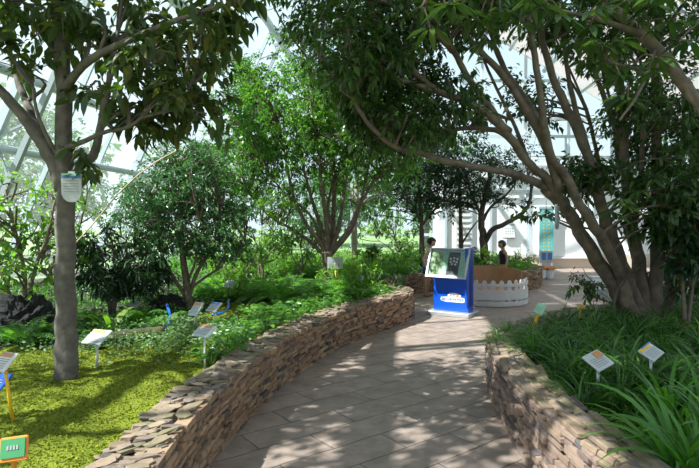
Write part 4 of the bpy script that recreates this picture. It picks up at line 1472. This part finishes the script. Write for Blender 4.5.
# ================================================================== PLANT SIGNS
def sign(label, base, top, w, h, tilt, rz, post='white_dull', face='plaque_white', header='tag_orange', name='plant_sign', side=0, pr=.011, hpos=0, roll=0.0, flat=False, band=None):
    """base: ground point; top: centre of the board"""
    base, top = Vector(base), Vector(top)
    o = empty(name, base, 0)
    t = top - base
    if flat: MB().box(((t.x) / 2, t.y / 2, t.z / 2), (.03, .006, t.length), Vector((0, 0, 1)).rotation_difference(t).to_matrix(), 0).build('stake', M[post], o)
    else: MB().tube([(0, 0, -.03), t], pr, 8).build('stake', M[post], o, True)
    rot = Matrix.Rotation(rz, 3, 'Z') @ Matrix.Rotation(-tilt, 3, 'X') @ Matrix.Rotation(roll, 3, 'Y')
    # board local: x = width, y = into the board, z = up along the slope
    def bx(name_, c, d, m):
        MB().box(t + rot @ Vector(c), d, rot, min(d) * .3 if name_ == 'board' else 0).build(name_, M[m], o)
    bx('board', (0, 0, 0), (w, .012, h), face)
    if header:
        if hpos == 0: bx('header', (-w * .08, -.008, h * .34), (w * .75, .003, h * .2), header)
        else: bx('header', (w * .22, -.008, h * .25), (w * .4, .003, h * .36), header)
    if band: bx('coloured_band', (w * .1, -.009, h * .44), (w * .75, .003, h * .08), band)
    tx = MB()
    for k in range(5):
        tx.box(t + rot @ Vector((-w * .05, -.008, h * .12 - k * h * .11)), (w * .7, .002, h * .03), rot)
    tx.build('printed_text', M['ink'], o)
    tag(o, label, 'sign')
    return o


sc_ = lambda Y: Y / F
def S(label, bpx, tpx, wpx, hpx, z=.4, right=False, **kw):
    b_ = Vector(onR(*bpx) if right else onL(*bpx))
    tp_ = P(tpx[0], tpx[1], b_.y - .02)
    sign(label, b_, tp_, wpx * b_.y / F, hpx * b_.y / F, **kw)


S('grey-white sign on a pale post just right of the grey trunk', (97, 367), (97, 337), 24, 20, tilt=1.0, rz=-.35)
S('white sign with brown header, left one of the twin signs below the round tree', (193, 333), (196, 309), 12, 16, tilt=.75, rz=-.5)
S('white sign with blue header, right one of the twin signs below the round tree', (217, 331), (214, 307), 13, 13, tilt=.95, rz=-.5, header='tag_blue')
S('grey sign on a thin post among creeping leaves nearer than the twin signs', (205, 366), (204.5, 331), 22, 16, tilt=.95, rz=-.5, pr=.008)
S('small weathered white sign in ferns right of the round tree', (231, 300), (230, 284), 12, 10, tilt=.9, rz=-.4, header=None)
S('small pale sign lying low in ferns below the central tree', (246, 286), (244, 276), 14, 9, tilt=1.2, rz=-.3, header=None)
S('white flat sign half hidden beside the round tree trunk', (135, 316), (135, 304), 14, 10, tilt=1.1, rz=-.4, header=None)
S('grey sign on a yellow stake at the right of the central trunk', (337, 294), (335, 263), 15, 12, tilt=.1, rz=0, post='yellow', face='plaque_grey', header=None)
S('small lilac sign on a yellow stake right of the central tree', (363, 292), (360, 279), 7, 7, tilt=.5, rz=-.5, post='yellow', face='tag_lilac', header=None, pr=.016)
S('weathered sign on a tall yellow stake at the left edge', (14, 424), (4, 362), 22, 22, tilt=.8, rz=-.4, post='yellow', face='white_dull', header='tag_orange', pr=.010)
S('tilted blue sign cut off by the left edge', (-8, 420), (0, 383), 18, 22, tilt=.8, rz=-.5, post='yellow', face='blue', header=None)
# green sign with orange frame
b_ = Vector(onL(14, 500)); tp_ = P(14, 449, b_.y)
o = empty('plant_sign', b_, 0); t = tp_ - b_
rot = Matrix.Rotation(.1, 3, 'Z') @ Matrix.Rotation(-.35, 3, 'X') @ Matrix.Rotation(-.1, 3, 'Y')
s = b_.y / F
MB().bar((0, 0, -.03), t, .022, .012).build('stake', M['orange'], o)
MB().box(t, (27 * s, .012, 24 * s), rot, .004).build('frame', M['orange'], o)
MB().box(t + rot @ Vector((0, -.009, .004)), (23 * s, .008, 18 * s), rot).build('board', M['green_sign'], o)
tx = MB()
for k in range(4): tx.box(t + rot @ Vector(((-4.5 + k * 3) * s, -.0145, .006)), (2 * s, .002, 4 * s), rot)
tx.build('printed_text', M['ink'], o)
tag(o, 'small dark green sign in an orange frame at the bottom left corner', 'sign')
# right bed signs
S('white sign with orange header on a grey post in the right bed', (598, 402), (598, 360.5), 26, 21, right=True, tilt=1.0, rz=.25, roll=-.35, header='tag_orange', hpos=1, post='galv')
S('white sign with blue and yellow header, farther right in the grass', (650, 395), (651, 352), 24, 17, right=True, tilt=1.0, rz=.25, roll=-.45, header='yellow', hpos=0, post='galv', band='tag_blue')
S('small pale green tag on a slanted yellow stake at the rounded wall end', (527, 342), (540, 309), 9, 11, right=True, tilt=.5, rz=-.5, roll=.4, face='green_print', header=None, post='yellow', flat=True)
S('small yellow tag low in the grass in front of the leaning stems', (577, 330), (581, 307), 9, 5, right=True, tilt=.7, rz=.3, face='yellow', header=None, post='yellow')
# dark curved hose at the trunk
mb = MB()
mb.tube(catmull([P(640, 268, 5.75), P(628, 276, 5.72), P(617, 292, 5.68), P(614, 312, 5.66), P(620, 330, 5.66)], 6), .014, 8)
tag(mb.build('hose', M['bark_dark'], None, True), 'dark curved hose hanging against the right trunk', 'hose')


# ================================================================== KIOSK
RZ = math.radians(-33)
kb = G(452, 315, 0)
k = empty('information_kiosk', (1.79, 8.98, 0), RZ)
MB().box((0, 0, .035), (.76, .50, .07), None, .01).build('base', M['galv'], k)
MB().box((0, .02, .60), (.64, .22, 1.06), None, .006).build('cabinet', M['blue'], k)
MB().box((.30, -.02, .66), (.04, .32, 1.0), None, .004).build('side_board', M['blue'], k)
# sloping display case
cen = Vector((-.02, -.19, .90)); tl = .42
rot = Matrix.Rotation(-tl, 3, 'X')
fr = MB()
W_, H_ = .68, .50
for sx_, sy_, dx, dz in ((-1, 0, .03, H_), (1, 0, .03, H_)): fr.box(cen + rot @ Vector((sx_ * W_ / 2, 0, 0)), (dx, .06, dz), rot)
for s_ in (-1, 1): fr.box(cen + rot @ Vector((0, 0, s_ * H_ / 2)), (W_ + .03, .06, .03), rot)
case = fr.build('display_frame', M['galv'], k)
MB().box(cen + rot @ Vector((0, .012, 0)), (W_ - .02, .02, H_ - .02), rot).build('back_board', M['plaque_white'], k)
MB().box(cen + Vector((0, .12, -.06)), (W_ * .9, .12, .36), rot).build('bracket', M['blue'], k)


def flower_print(name, cx, w, h, bg, dots, dotm, parent, cz=0, rr=(.01, .022)):
    m = MB(); m.box(cen + rot @ Vector((cx, -.001, cz)), (w, .004, h), rot)
    m.build(name, bg, parent)
    d = MB()
    for (x, z, r) in dots:
        for a in range(5):
            q = (x + math.cos(a * 1.256) * r * .6, z + math.sin(a * 1.256) * r * .6)
            vs = [cen + rot @ Vector((cx + q[0] + math.cos(t_ * PI / 4) * r * .6, -.0045, cz + q[1] + math.sin(t_ * PI / 4) * r * .6)) for t_ in range(8)]
            d.add(vs, [tuple(range(8))])
    d.build('flower_print', dotm, parent)


flower_print('left_poster', -.20, .22, .40, plain('photo_green', (.22, .36, .12), .4, var=.7, scale=16), [(random.uniform(-.09, .09), random.uniform(-.16, .05), random.uniform(.012, .02)) for _ in range(9)], M['leaf_yellow'], k)
flower_print('middle_poster', .105, .21, .40, plain('photo_black', (.02, .022, .02), .4, var=.5, scale=16),
             [(x, z, .017) for x, z in ((-.06, .08), (0, .095), (.06, .08), (-.055, .025), (0.005, .04), (.055, .025), (-.025, -.015), (.035, -.02))], M['white_flower'], k)
MB().box(cen + rot @ Vector((-.045, -.001, 0)), (.07, .004, .42), rot).build('green_caption_strip', M['green_print'], k)
MB().box(cen + rot @ Vector((.265, -.001, 0)), (.08, .004, .42), rot).build('green_caption_strip', M['green_print'], k)
MB().box(cen + rot @ Vector((-.045, -.003, .17)), (.06, .004, .06), rot).build('title_block', M['teal'], k)
MB().box(cen + rot @ Vector((.265, -.003, .17)), (.07, .004, .06), rot).build('title_block', M['teal'], k)
tx = MB()
for q in range(9): tx.box(cen + rot @ Vector((.265, -.0045, .11 - q * .03)), (.05, .002, .006), rot); tx.box(cen + rot @ Vector((-.045, -.0045, .11 - q * .03)), (.045, .002, .006), rot)
tx.build('printed_text', M['ink'], k)
mesh_obj('glass_cover', [cen + rot @ Vector(p) for p in ((-W_ / 2, -.03, -H_ / 2), (W_ / 2, -.03, -H_ / 2), (W_ / 2, -.03, H_ / 2), (-W_ / 2, -.03, H_ / 2))], [(0, 1, 2, 3)], M['pane'], k)
# logo: white speech-bubble patch with a blue bird-like swirl and lettering
fy = .02 - .11 - .003
lg = MB()


def disc(m, x, z, rx, rz, y=fy, n=18):
    m.add([Vector((x + math.cos(2 * PI * i / n) * rx, y, z + math.sin(2 * PI * i / n) * rz)) for i in range(n)], [tuple(range(n))])


lz = .28
disc(lg, .06, lz + .06, .12, .045); disc(lg, -.10, lz - .01, .09, .04)
disc(lg, .20, lz - .01, .06, .04)
lg.box((.06, fy, lz - .010), (.32, .002, .085))
lg.build('logo_patch', M['white'], k)
lb = MB(); disc(lb, -.125, lz - .012, .05, .025, fy - .003); disc(lb, -.165, lz + .022, .025, .012, fy - .003)
lb.build('logo_swirl', M['tag_blue'], k)
ly = MB(); disc(ly, -.15, lz + .014, .026, .016, fy - .0045); disc(ly, -.10, lz - .018, .016, .01, fy - .0045)
ly.build('logo_swirl', M['yellow'], k)


def glyphs(txt, size, x, z, y, mat, parent, name='lettering', rotz=0, spacing=1.0):
    cu = bpy.data.curves.new(name, 'FONT')
    cu.body = txt; cu.size = size; cu.align_x = 'CENTER'; cu.align_y = 'CENTER'; cu.extrude = .0008
    cu.space_character = spacing
    cu.offset = size * .02
    cu.materials.append(mat)
    t_ = bpy.data.objects.new(name, cu); COL.objects.link(t_)
    bpy.context.view_layer.update()
    me = bpy.data.meshes.new_from_object(t_.evaluated_get(bpy.context.evaluated_depsgraph_get()))
    bpy.data.objects.remove(t_)
    o = bpy.data.objects.new(name, me); COL.objects.link(o)
    o.parent = parent; o.location = (x, y, z); o.rotation_euler = (PI / 2, 0, rotz)
    return o


glyphs('우', .065, .00, lz + .055, fy - .003, M['orange'], k)
glyphs('리', .065, .06, lz + .057, fy - .003, M['tag_blue'], k)
glyphs('꽃', .065, .12, lz + .055, fy - .003, M['orange'], k)
glyphs('식물생태관찰원', .048, .08, lz - .008, fy - .003, M['tag_blue'], k)
tag(k, 'blue information kiosk with sloping glazed flower display and white logo on the path', 'kiosk')

# ================================================================== PICKET ENCLOSURE
ec = Vector((2.78, 10.5, 0)); er = .76
e = empty('picket_enclosure', ec)
n = 30
pk = 0
for i in range(n):
    a = 2 * PI * i / n
    if not (-200 < math.degrees(a) - 270 < 200): continue
    if math.sin(a) > .45: continue
    rr = er
    c = Vector((math.cos(a) * rr, math.sin(a) * rr, 0))
    rot = Matrix.Rotation(a + PI / 2, 3, 'Z')
    w = .082; h = .51
    prof = [(-w / 2, .03), (w / 2, .03), (w / 2, h - .05)] + [(w / 2 * math.cos(t_), h - .05 + w / 2 * math.sin(t_)) for t_ in np.linspace(.3, PI - .3, 6)] + [(-w / 2, h - .05)]
    m_ = len(prof)
    vs = [c + rot @ Vector((x, -.012, z)) for x, z in prof] + [c + rot @ Vector((x, .012, z)) for x, z in prof]
    fs = [tuple(range(m_)), tuple(range(2 * m_ - 1, m_ - 1, -1))] + [(q, q + m_, (q + 1) % m_ + m_, (q + 1) % m_) for q in range(m_)]
    m = MB(); m.add(vs, fs); oo = m.build('picket', M['white_dull'], e); recalc(oo)
def arc(a0, a1, r, z0, z1, th, n=40):
    m = MB(); vs, fs = [], []
    for i in range(n + 1):
        a = a0 + (a1 - a0) * i / n
        for (rr, z) in ((r, z0), (r + th, z0), (r + th, z1(a) if callable(z1) else z1), (r, z1(a) if callable(z1) else z1)):
            vs.append(Vector((math.cos(a) * rr, math.sin(a) * rr, z)))
    for i in range(n):
        for q in range(4):
            j = (q + 1) % 4
            fs.append((i * 4 + q, i * 4 + j, (i + 1) * 4 + j, (i + 1) * 4 + q))
    fs.append((0, 1, 2, 3)); q = n * 4; fs.append((q + 3, q + 2, q + 1, q))
    m.add(vs, fs)
    return m


a0, a1 = math.radians(150), math.radians(390)
for z0, z1 in ((.0, .10), (.12, .31), (.375, .44)):
    o = arc(a0, a1, er + .016, z0 + .01, z1, .016).build('rail', M['white_dull'], e); recalc(o)
o = arc(math.radians(140), math.radians(400), er - .045, .02, .30, .02).build('inner_board', M['white_dull'], e); recalc(o)
o = arc(math.radians(5), math.radians(175), er - .04, .02, lambda a: .60 + .06 * math.sin(a), .025).build('wooden_back_panel', M['ply'], e); recalc(o)
MB().lathe([(er - .06, 0), (er - .06, .26)], (0, 0, .01), 36).build('floor_fill', M['ply'], e)
tag(e, 'round enclosure of white pickets with a curved brown wooden back, beside the kiosk', 'fence')

# plant with a white flower by the boy
b = Vector((P(487, 262, 11.75).x, 11.75, 0))
o = empty('flowering_plant', b)
v, f = clusters(R.uniform(-.12, .12, (14, 3)) * np.array([1, 1, 2.3]) + np.array([0, 0, .80]), R.normal(0, 1, (14, 3)), 6, .14, .06, .1, rows=3)
mesh_obj('foliage', v, f, M['leaf_yellow'], o)
MB().tube([(0, 0, 0), (.02, 0, .4), (0, 0, .9)], .014, 6).build('stem', M['bark_brown'], o)
m = MB()
for a in range(6): m.ball((.03 + .04 * math.cos(a * PI / 3), -.1, .69 + .02 * math.sin(a * PI / 3)), (.03, .015, .012), 8, 5)
m.build('flower', M['white_flower'], o)
MB().tube([(-.16, -.1, .42), (-.05, -.1, .6), (.01, -.1, .67)], .02, 6).build('support_stick', M['bark_brown'], o)
MB().lathe([(.09, 0), (.12, .2), (.125, .22)], (0, 0, 0), 16).build('pot', M['white_dull'], o)
tag(o, 'yellow-leaved plant with a white flower next to the boy in black', 'plant')

# pots of orange flowers
for i, (px, lb) in enumerate(((541.5, 'white pot of orange flowers below the teal banner, left one'), (549, 'white pot of orange flowers below the teal banner, right one'))):
    c = G(px, 279, 0)
    o = empty('flower_pot', c)
    MB().lathe([(.09, 0), (.11, .06), (.13, .24), (.14, .25)], (0, 0, 0), 18).build('pot', M['white'], o, True)
    m = MB()
    for q in range(22): m.ball((random.uniform(-.11, .11), random.uniform(-.1, .1), .29 + random.uniform(-.03, .06)), .028, 6, 5)
    m.build('blossoms', M['orange'], o)
    v, f = clusters(R.uniform(-.08, .08, (12, 3)) + np.array([0, 0, .26]), R.normal(0, 1, (12, 3)), 5, .06, .03, .06)
    mesh_obj('foliage', v, f, M['leaf_dark'], o)
    tag(o, lb, 'flower pot', 'pots of orange flowers')
# small display cases behind the pots
for i, px in enumerate((543, 549)):
    c = G(px, 275, 0)
    o = empty('window_box', c)
    MB().box((0, 0, .55), (.18, .1, .36), None, .01).build('case', M['plaque_white'], o)
    MB().box((0, -.06, .57), (.12, .01, .22)).build('dark_print', M['tag_blue'], o)
    MB().box((0, 0, .19), (.05, .05, .38)).build('post', M['galv'], o)
    tag(o, ['small white display case on a post behind the left flower pot', 'small white display case on a post behind the right flower pot'][i], 'display case')
# crates on the path
c = G(597, 297, 0)
o = tag(empty('crate', c), 'dark low crate standing on the path at the foot of the white box', 'crate')
MB().box((0, 0, .08), (.34, .3, .16), None, .01).build('body', M['ink'], o)
MB().box((0, 0, .168), (.36, .32, .016)).build('rim', M['ink'], o)
o = tag(empty('storage_box', c + Vector((0, 0, .178))), 'white storage box on the dark crate seen left of the big trunk', 'box')
MB().box((0, 0, .12), (.32, .28, .24), None, .015).build('body', M['white'], o)
MB().box((0, 0, .25), (.34, .30, .03), None, .01).build('lid', M['white_dull'], o)
# red panel and metal frames at right, behind the trunk
c = P(675, 250, 9.0)
o = tag(empty('display_panel', (c.x, 9.0, 0)), 'narrow red display panel behind the right trunk', 'panel')
MB().box((0, 0, 1.15), (.30, .04, .85), None, .01).build('panel', M['red'], o)
MB().box((0, -.025, 1.32), (.22, .01, .12)).build('white_print', M['plaque_white'], o)
MB().box((0, -.025, .92), (.22, .01, .12)).build('white_print', M['plaque_white'], o)
for s_ in (-1, 1): MB().bar((s_ * .13, 0, 0), (s_ * .13, 0, .8), .03).build('leg', M['galv'], o)
mb = MB(); mb.tube([Vector((3.95, 5.5, .44)), Vector((4.7, 5.6, .45))], .07, 14)
tag(mb.build('pipe', plain('beige_pipe', (.33, .25, .18), .6, var=.15), None, True), 'short beige pipe lying in the grass at the right edge', 'pipe')


# ================================================================== PEOPLE
def skin_mesh(name, chains, mat, parent, sub=2):
    """chains: list of lists of (co, r); first vertex of later chains may be an index into earlier ones"""
    vs, es, rs = [], [], []
    for ch in chains:
        prev = None
        for c in ch:
            if isinstance(c, int):
                prev = c; continue
            vs.append(c[0]); rs.append(c[1])
            if prev is not None: es.append((prev, len(vs) - 1))
            prev = len(vs) - 1
    me = bpy.data.meshes.new(name)
    me.from_pydata([tuple(v) for v in vs], es, [])
    me.materials.append(mat)
    o = bpy.data.objects.new(name, me); COL.objects.link(o); o.parent = parent
    m = o.modifiers.new('skin', 'SKIN'); m.use_smooth_shade = True
    sv = me.skin_vertices[0].data
    for i, r in enumerate(rs):
        rr = r if hasattr(r, '__len__') else (r, r)
        sv[i].radius = rr
    sv[0].use_root = True
    o.modifiers.new('sub', 'SUBSURF').levels = sub
    o.modifiers['sub'].render_levels = sub
    return o


def person(label, loc, rz, h, skin, top, bottom, armL, armR, bend=0.0, headpitch=.2, step=.0, bottom_len=.62, topname='tank_top'):
    """child figure facing local -Y. h = height."""
    root = empty('person', loc, rz)
    s = h
    V = lambda x, y, z: Vector((x * s, y * s, z * s))
    ch = [
        [(V(0, 0, .50), (.085 * s, .062 * s)), (V(0, 0, .56), (.072 * s, .055 * s)), (V(0, -bend * .3, .64), (.078 * s, .055 * s)), (V(0, -bend * .6, .72), (.085 * s, .056 * s)),
         (V(0, -bend * .9, .785), (.062 * s, .045 * s)), (V(0, -bend - .005, .82), (.032 * s, .032 * s)), (V(0, -bend - .012, .86), (.030 * s, .030 * s))],
        [0, (V(.048, 0, .46), .058 * s), (V(.052, -.012 - step, .28), .036 * s), (V(.053, 0, .17), .034 * s), (V(.053, .012, .05), .021 * s), (V(.056, -.005, .022), .022 * s), (V(.060, -.06, .014), .020 * s), (V(.062, -.085, .012), .014 * s)],
        [0, (V(-.048, 0, .46), .058 * s), (V(-.052, -.012 + step, .28), .036 * s), (V(-.053, .01, .17), .034 * s), (V(-.053, .022, .05), .021 * s), (V(-.056, .005, .022), .022 * s), (V(-.060, -.05, .014), .020 * s), (V(-.062, -.075, .012), .014 * s)],
    ]
    sh = {1: V(.105, -bend * .85, .775), -1: V(-.105, -bend * .85, .775)}
    wrists = {}
    for side, pts in ((1, armL), (-1, armR)):
        el, wr = V(*pts[0]), V(*pts[1])
        wrists[side] = (el, wr)
        ch.append([4, (sh[side], .030 * s), ((sh[side] + el) / 2, .025 * s), (el, .021 * s), ((el + wr) / 2, .020 * s), (wr, .0145 * s), (wr + (wr - el).normalized() * .03 * s, (.02 * s, .012 * s))])
    skin_mesh('body', ch, skin, root, 1)
    # hands: five fingers
    for side, (el, wr) in wrists.items():
        d = (wr - el).normalized(); pc = wr + d * .035 * s
        sd = d.cross(Vector((1, 0, 0))).normalized()
        m = MB()
        m.ball(pc, (.017 * s, .017 * s, .022 * s), 10, 8)
        for f_ in range(4):
            o0 = pc + sd * (f_ - 1.5) * .010 * s + d * .016 * s
            ln_ = (.036, .041, .038, .030)[f_] * s
            cv = Vector((-side * .25, 0, 0))
            m.tube([o0, o0 + d * ln_ * .5, o0 + (d + cv * .8).normalized() * ln_], [.0058 * s, .0052 * s, .004 * s], 6)
        o0 = pc + sd * .016 * s - d * .008 * s
        m.tube([o0, o0 + (sd + d).normalized() * .018 * s, o0 + (sd * .6 + d * 1.3).normalized() * .034 * s], [.0068 * s, .006 * s, .0045 * s], 6)
        m.build('hand', skin, root, True)
    # head
    hc = V(0, -bend - .025, .925)
    hr = Matrix.Rotation(headpitch, 3, 'X')
    hd = empty('head', hc); hd.parent = root; hd.rotation_euler = (headpitch, 0, 0)
    hs = .070 * s

    def shape(v):
        w = v.copy()
        if w.z < 0:
            w.x *= 1 - .28 * (-w.z) ** 1.5; w.y *= 1 - .15 * (-w.z)
        if w.y < 0: w.y *= .95
        # brow and eye hollow
        if w.y < -.5 and -.25 < w.z < .12: w.y *= .95
        return w
    m = MB(); m.ball((0, 0, 0), (hs * .92, hs * 1.08, hs * 1.18), 22, 18, shape)
    m.ball((0, -hs * 1.02, -hs * .22), (hs * .13, hs * .2, hs * .17), 8, 6)
    for sgn in (-1, 1): m.ball((sgn * hs * .9, hs * .08, -hs * .15), (hs * .10, hs * .2, hs * .28), 8, 6)
    m.tube([(0, hs * .15, -hs * .7), (0, hs * .25, -hs * 1.5)], hs * .45, 10)
    m.build('face', skin, hd, True)
    m = MB()
    for sgn in (-1, 1):
        m.ball((sgn * hs * .33, -hs * .90, -hs * .02), (hs * .13, hs * .07, hs * .07), 8, 6)
        m.ball((sgn * hs * .33, -hs * .93, hs * .2), (hs * .2, hs * .05, hs * .035), 8, 5)
    m.build('eyes', M['hair'], hd, True)
    m = MB(); m.ball((0, -hs * .92, -hs * .55), (hs * .25, hs * .08, hs * .07), 8, 6); m.build('mouth', M['sandal'], hd, True)

    def hairshape(v):
        w = v.copy()
        if w.y < -.2 and w.z < .42: w.y = max(w.y, -.25 + .1 * w.z)
        if w.z < -.55: w.z = -.55 - (w.z + .55) * .1
        return w * (1 + random.uniform(-.02, .035))
    m = MB(); m.ball((0, hs * .06, hs * .12), (hs * 1.06, hs * 1.2, hs * 1.2), 24, 18, hairshape)
    m.build('hair', M['hair'], hd, True)
    # clothing
    e_ = .010 * s
    ch = [[(V(0, 0, .535), (.083 * s, .066 * s)), (V(0, 0, .58), (.080 * s, .064 * s)), (V(0, -bend * .3, .65), (.084 * s, .062 * s)), (V(0, -bend * .6, .725), (.088 * s, .062 * s)), (V(0, -bend * .85, .785), (.066 * s, .05 * s))],
          [4, (V(.055, -bend * .9, .800), .036 * s)], [4, (V(-.055, -bend * .9, .800), .036 * s)]]
    skin_mesh(topname, ch, top, root, 2)
    bl_ = bottom_len
    ch = [[(V(0, 0, .545), (.082 * s, .068 * s)), (V(0, 0, .50), (.092 * s, .072 * s))],
          [1, (V(.050, 0, .455), .066 * s), (V(.052, -.008 - step * .6, .46 - (.46 - .28) * bl_), .058 * s)],
          [1, (V(-.050, 0, .455), .066 * s), (V(-.052, -.008 + step * .6, .46 - (.46 - .28) * bl_), .058 * s)]]
    skin_mesh('shorts', ch, bottom, root, 2)
    for sgn, dy in ((1, 0), (-1, .01)):
        m = MB(); m.box((sgn * .059 * s, (-.035 + dy) * s, .004 * s), (.05 * s, .135 * s, .010 * s), None, .003)
        m.tube([(sgn * .059 * s + math.cos(a) * .026 * s, (-.05 + dy) * s, .006 * s + math.sin(a) * .032 * s) for a in np.linspace(0, PI, 8)], .005 * s, 6)
        m.tube([(sgn * .059 * s + math.cos(a) * .026 * s, (0.0 + dy) * s, .01 * s + math.sin(a) * .034 * s) for a in np.linspace(0, PI, 8)], .005 * s, 6)
        m.build('sandal', M['sandal'], root, True)
    tag(root, label, 'person')
    return root


# child at the kiosk: looks at the display (to the right, +X, and slightly toward the camera)
c = G(426.5, 296, 0)
person('child in striped sleeveless top and blue shorts reading the kiosk display', (c.x, c.y, 0.005), math.radians(68), 1.25, M['skin'], M['stripes'], M['denim'],
       ((.15, -.0, .655), (.14, -.10, .60)), ((-.15, .03, .64), (-.155, -.02, .51)), bend=.06, headpitch=.45, step=.02, topname='striped_top')
c = Vector((P(503, 250, 11.75).x, 11.72, 0))
person('boy in black sleeveless top standing behind the picket enclosure, facing left', (c.x, c.y, 0.005), math.radians(-75), 1.17, M['skin_dark'], M['black_cloth'], M['black_cloth'],
       ((.135, .0, .65), (.14, -.035, .52)), ((-.135, .0, .65), (-.14, -.05, .53)), bend=.01, headpitch=.2, step=.0)

for o in list(COL.objects):
    if 'used' in o: del o['used']
bpy.context.view_layer.update()
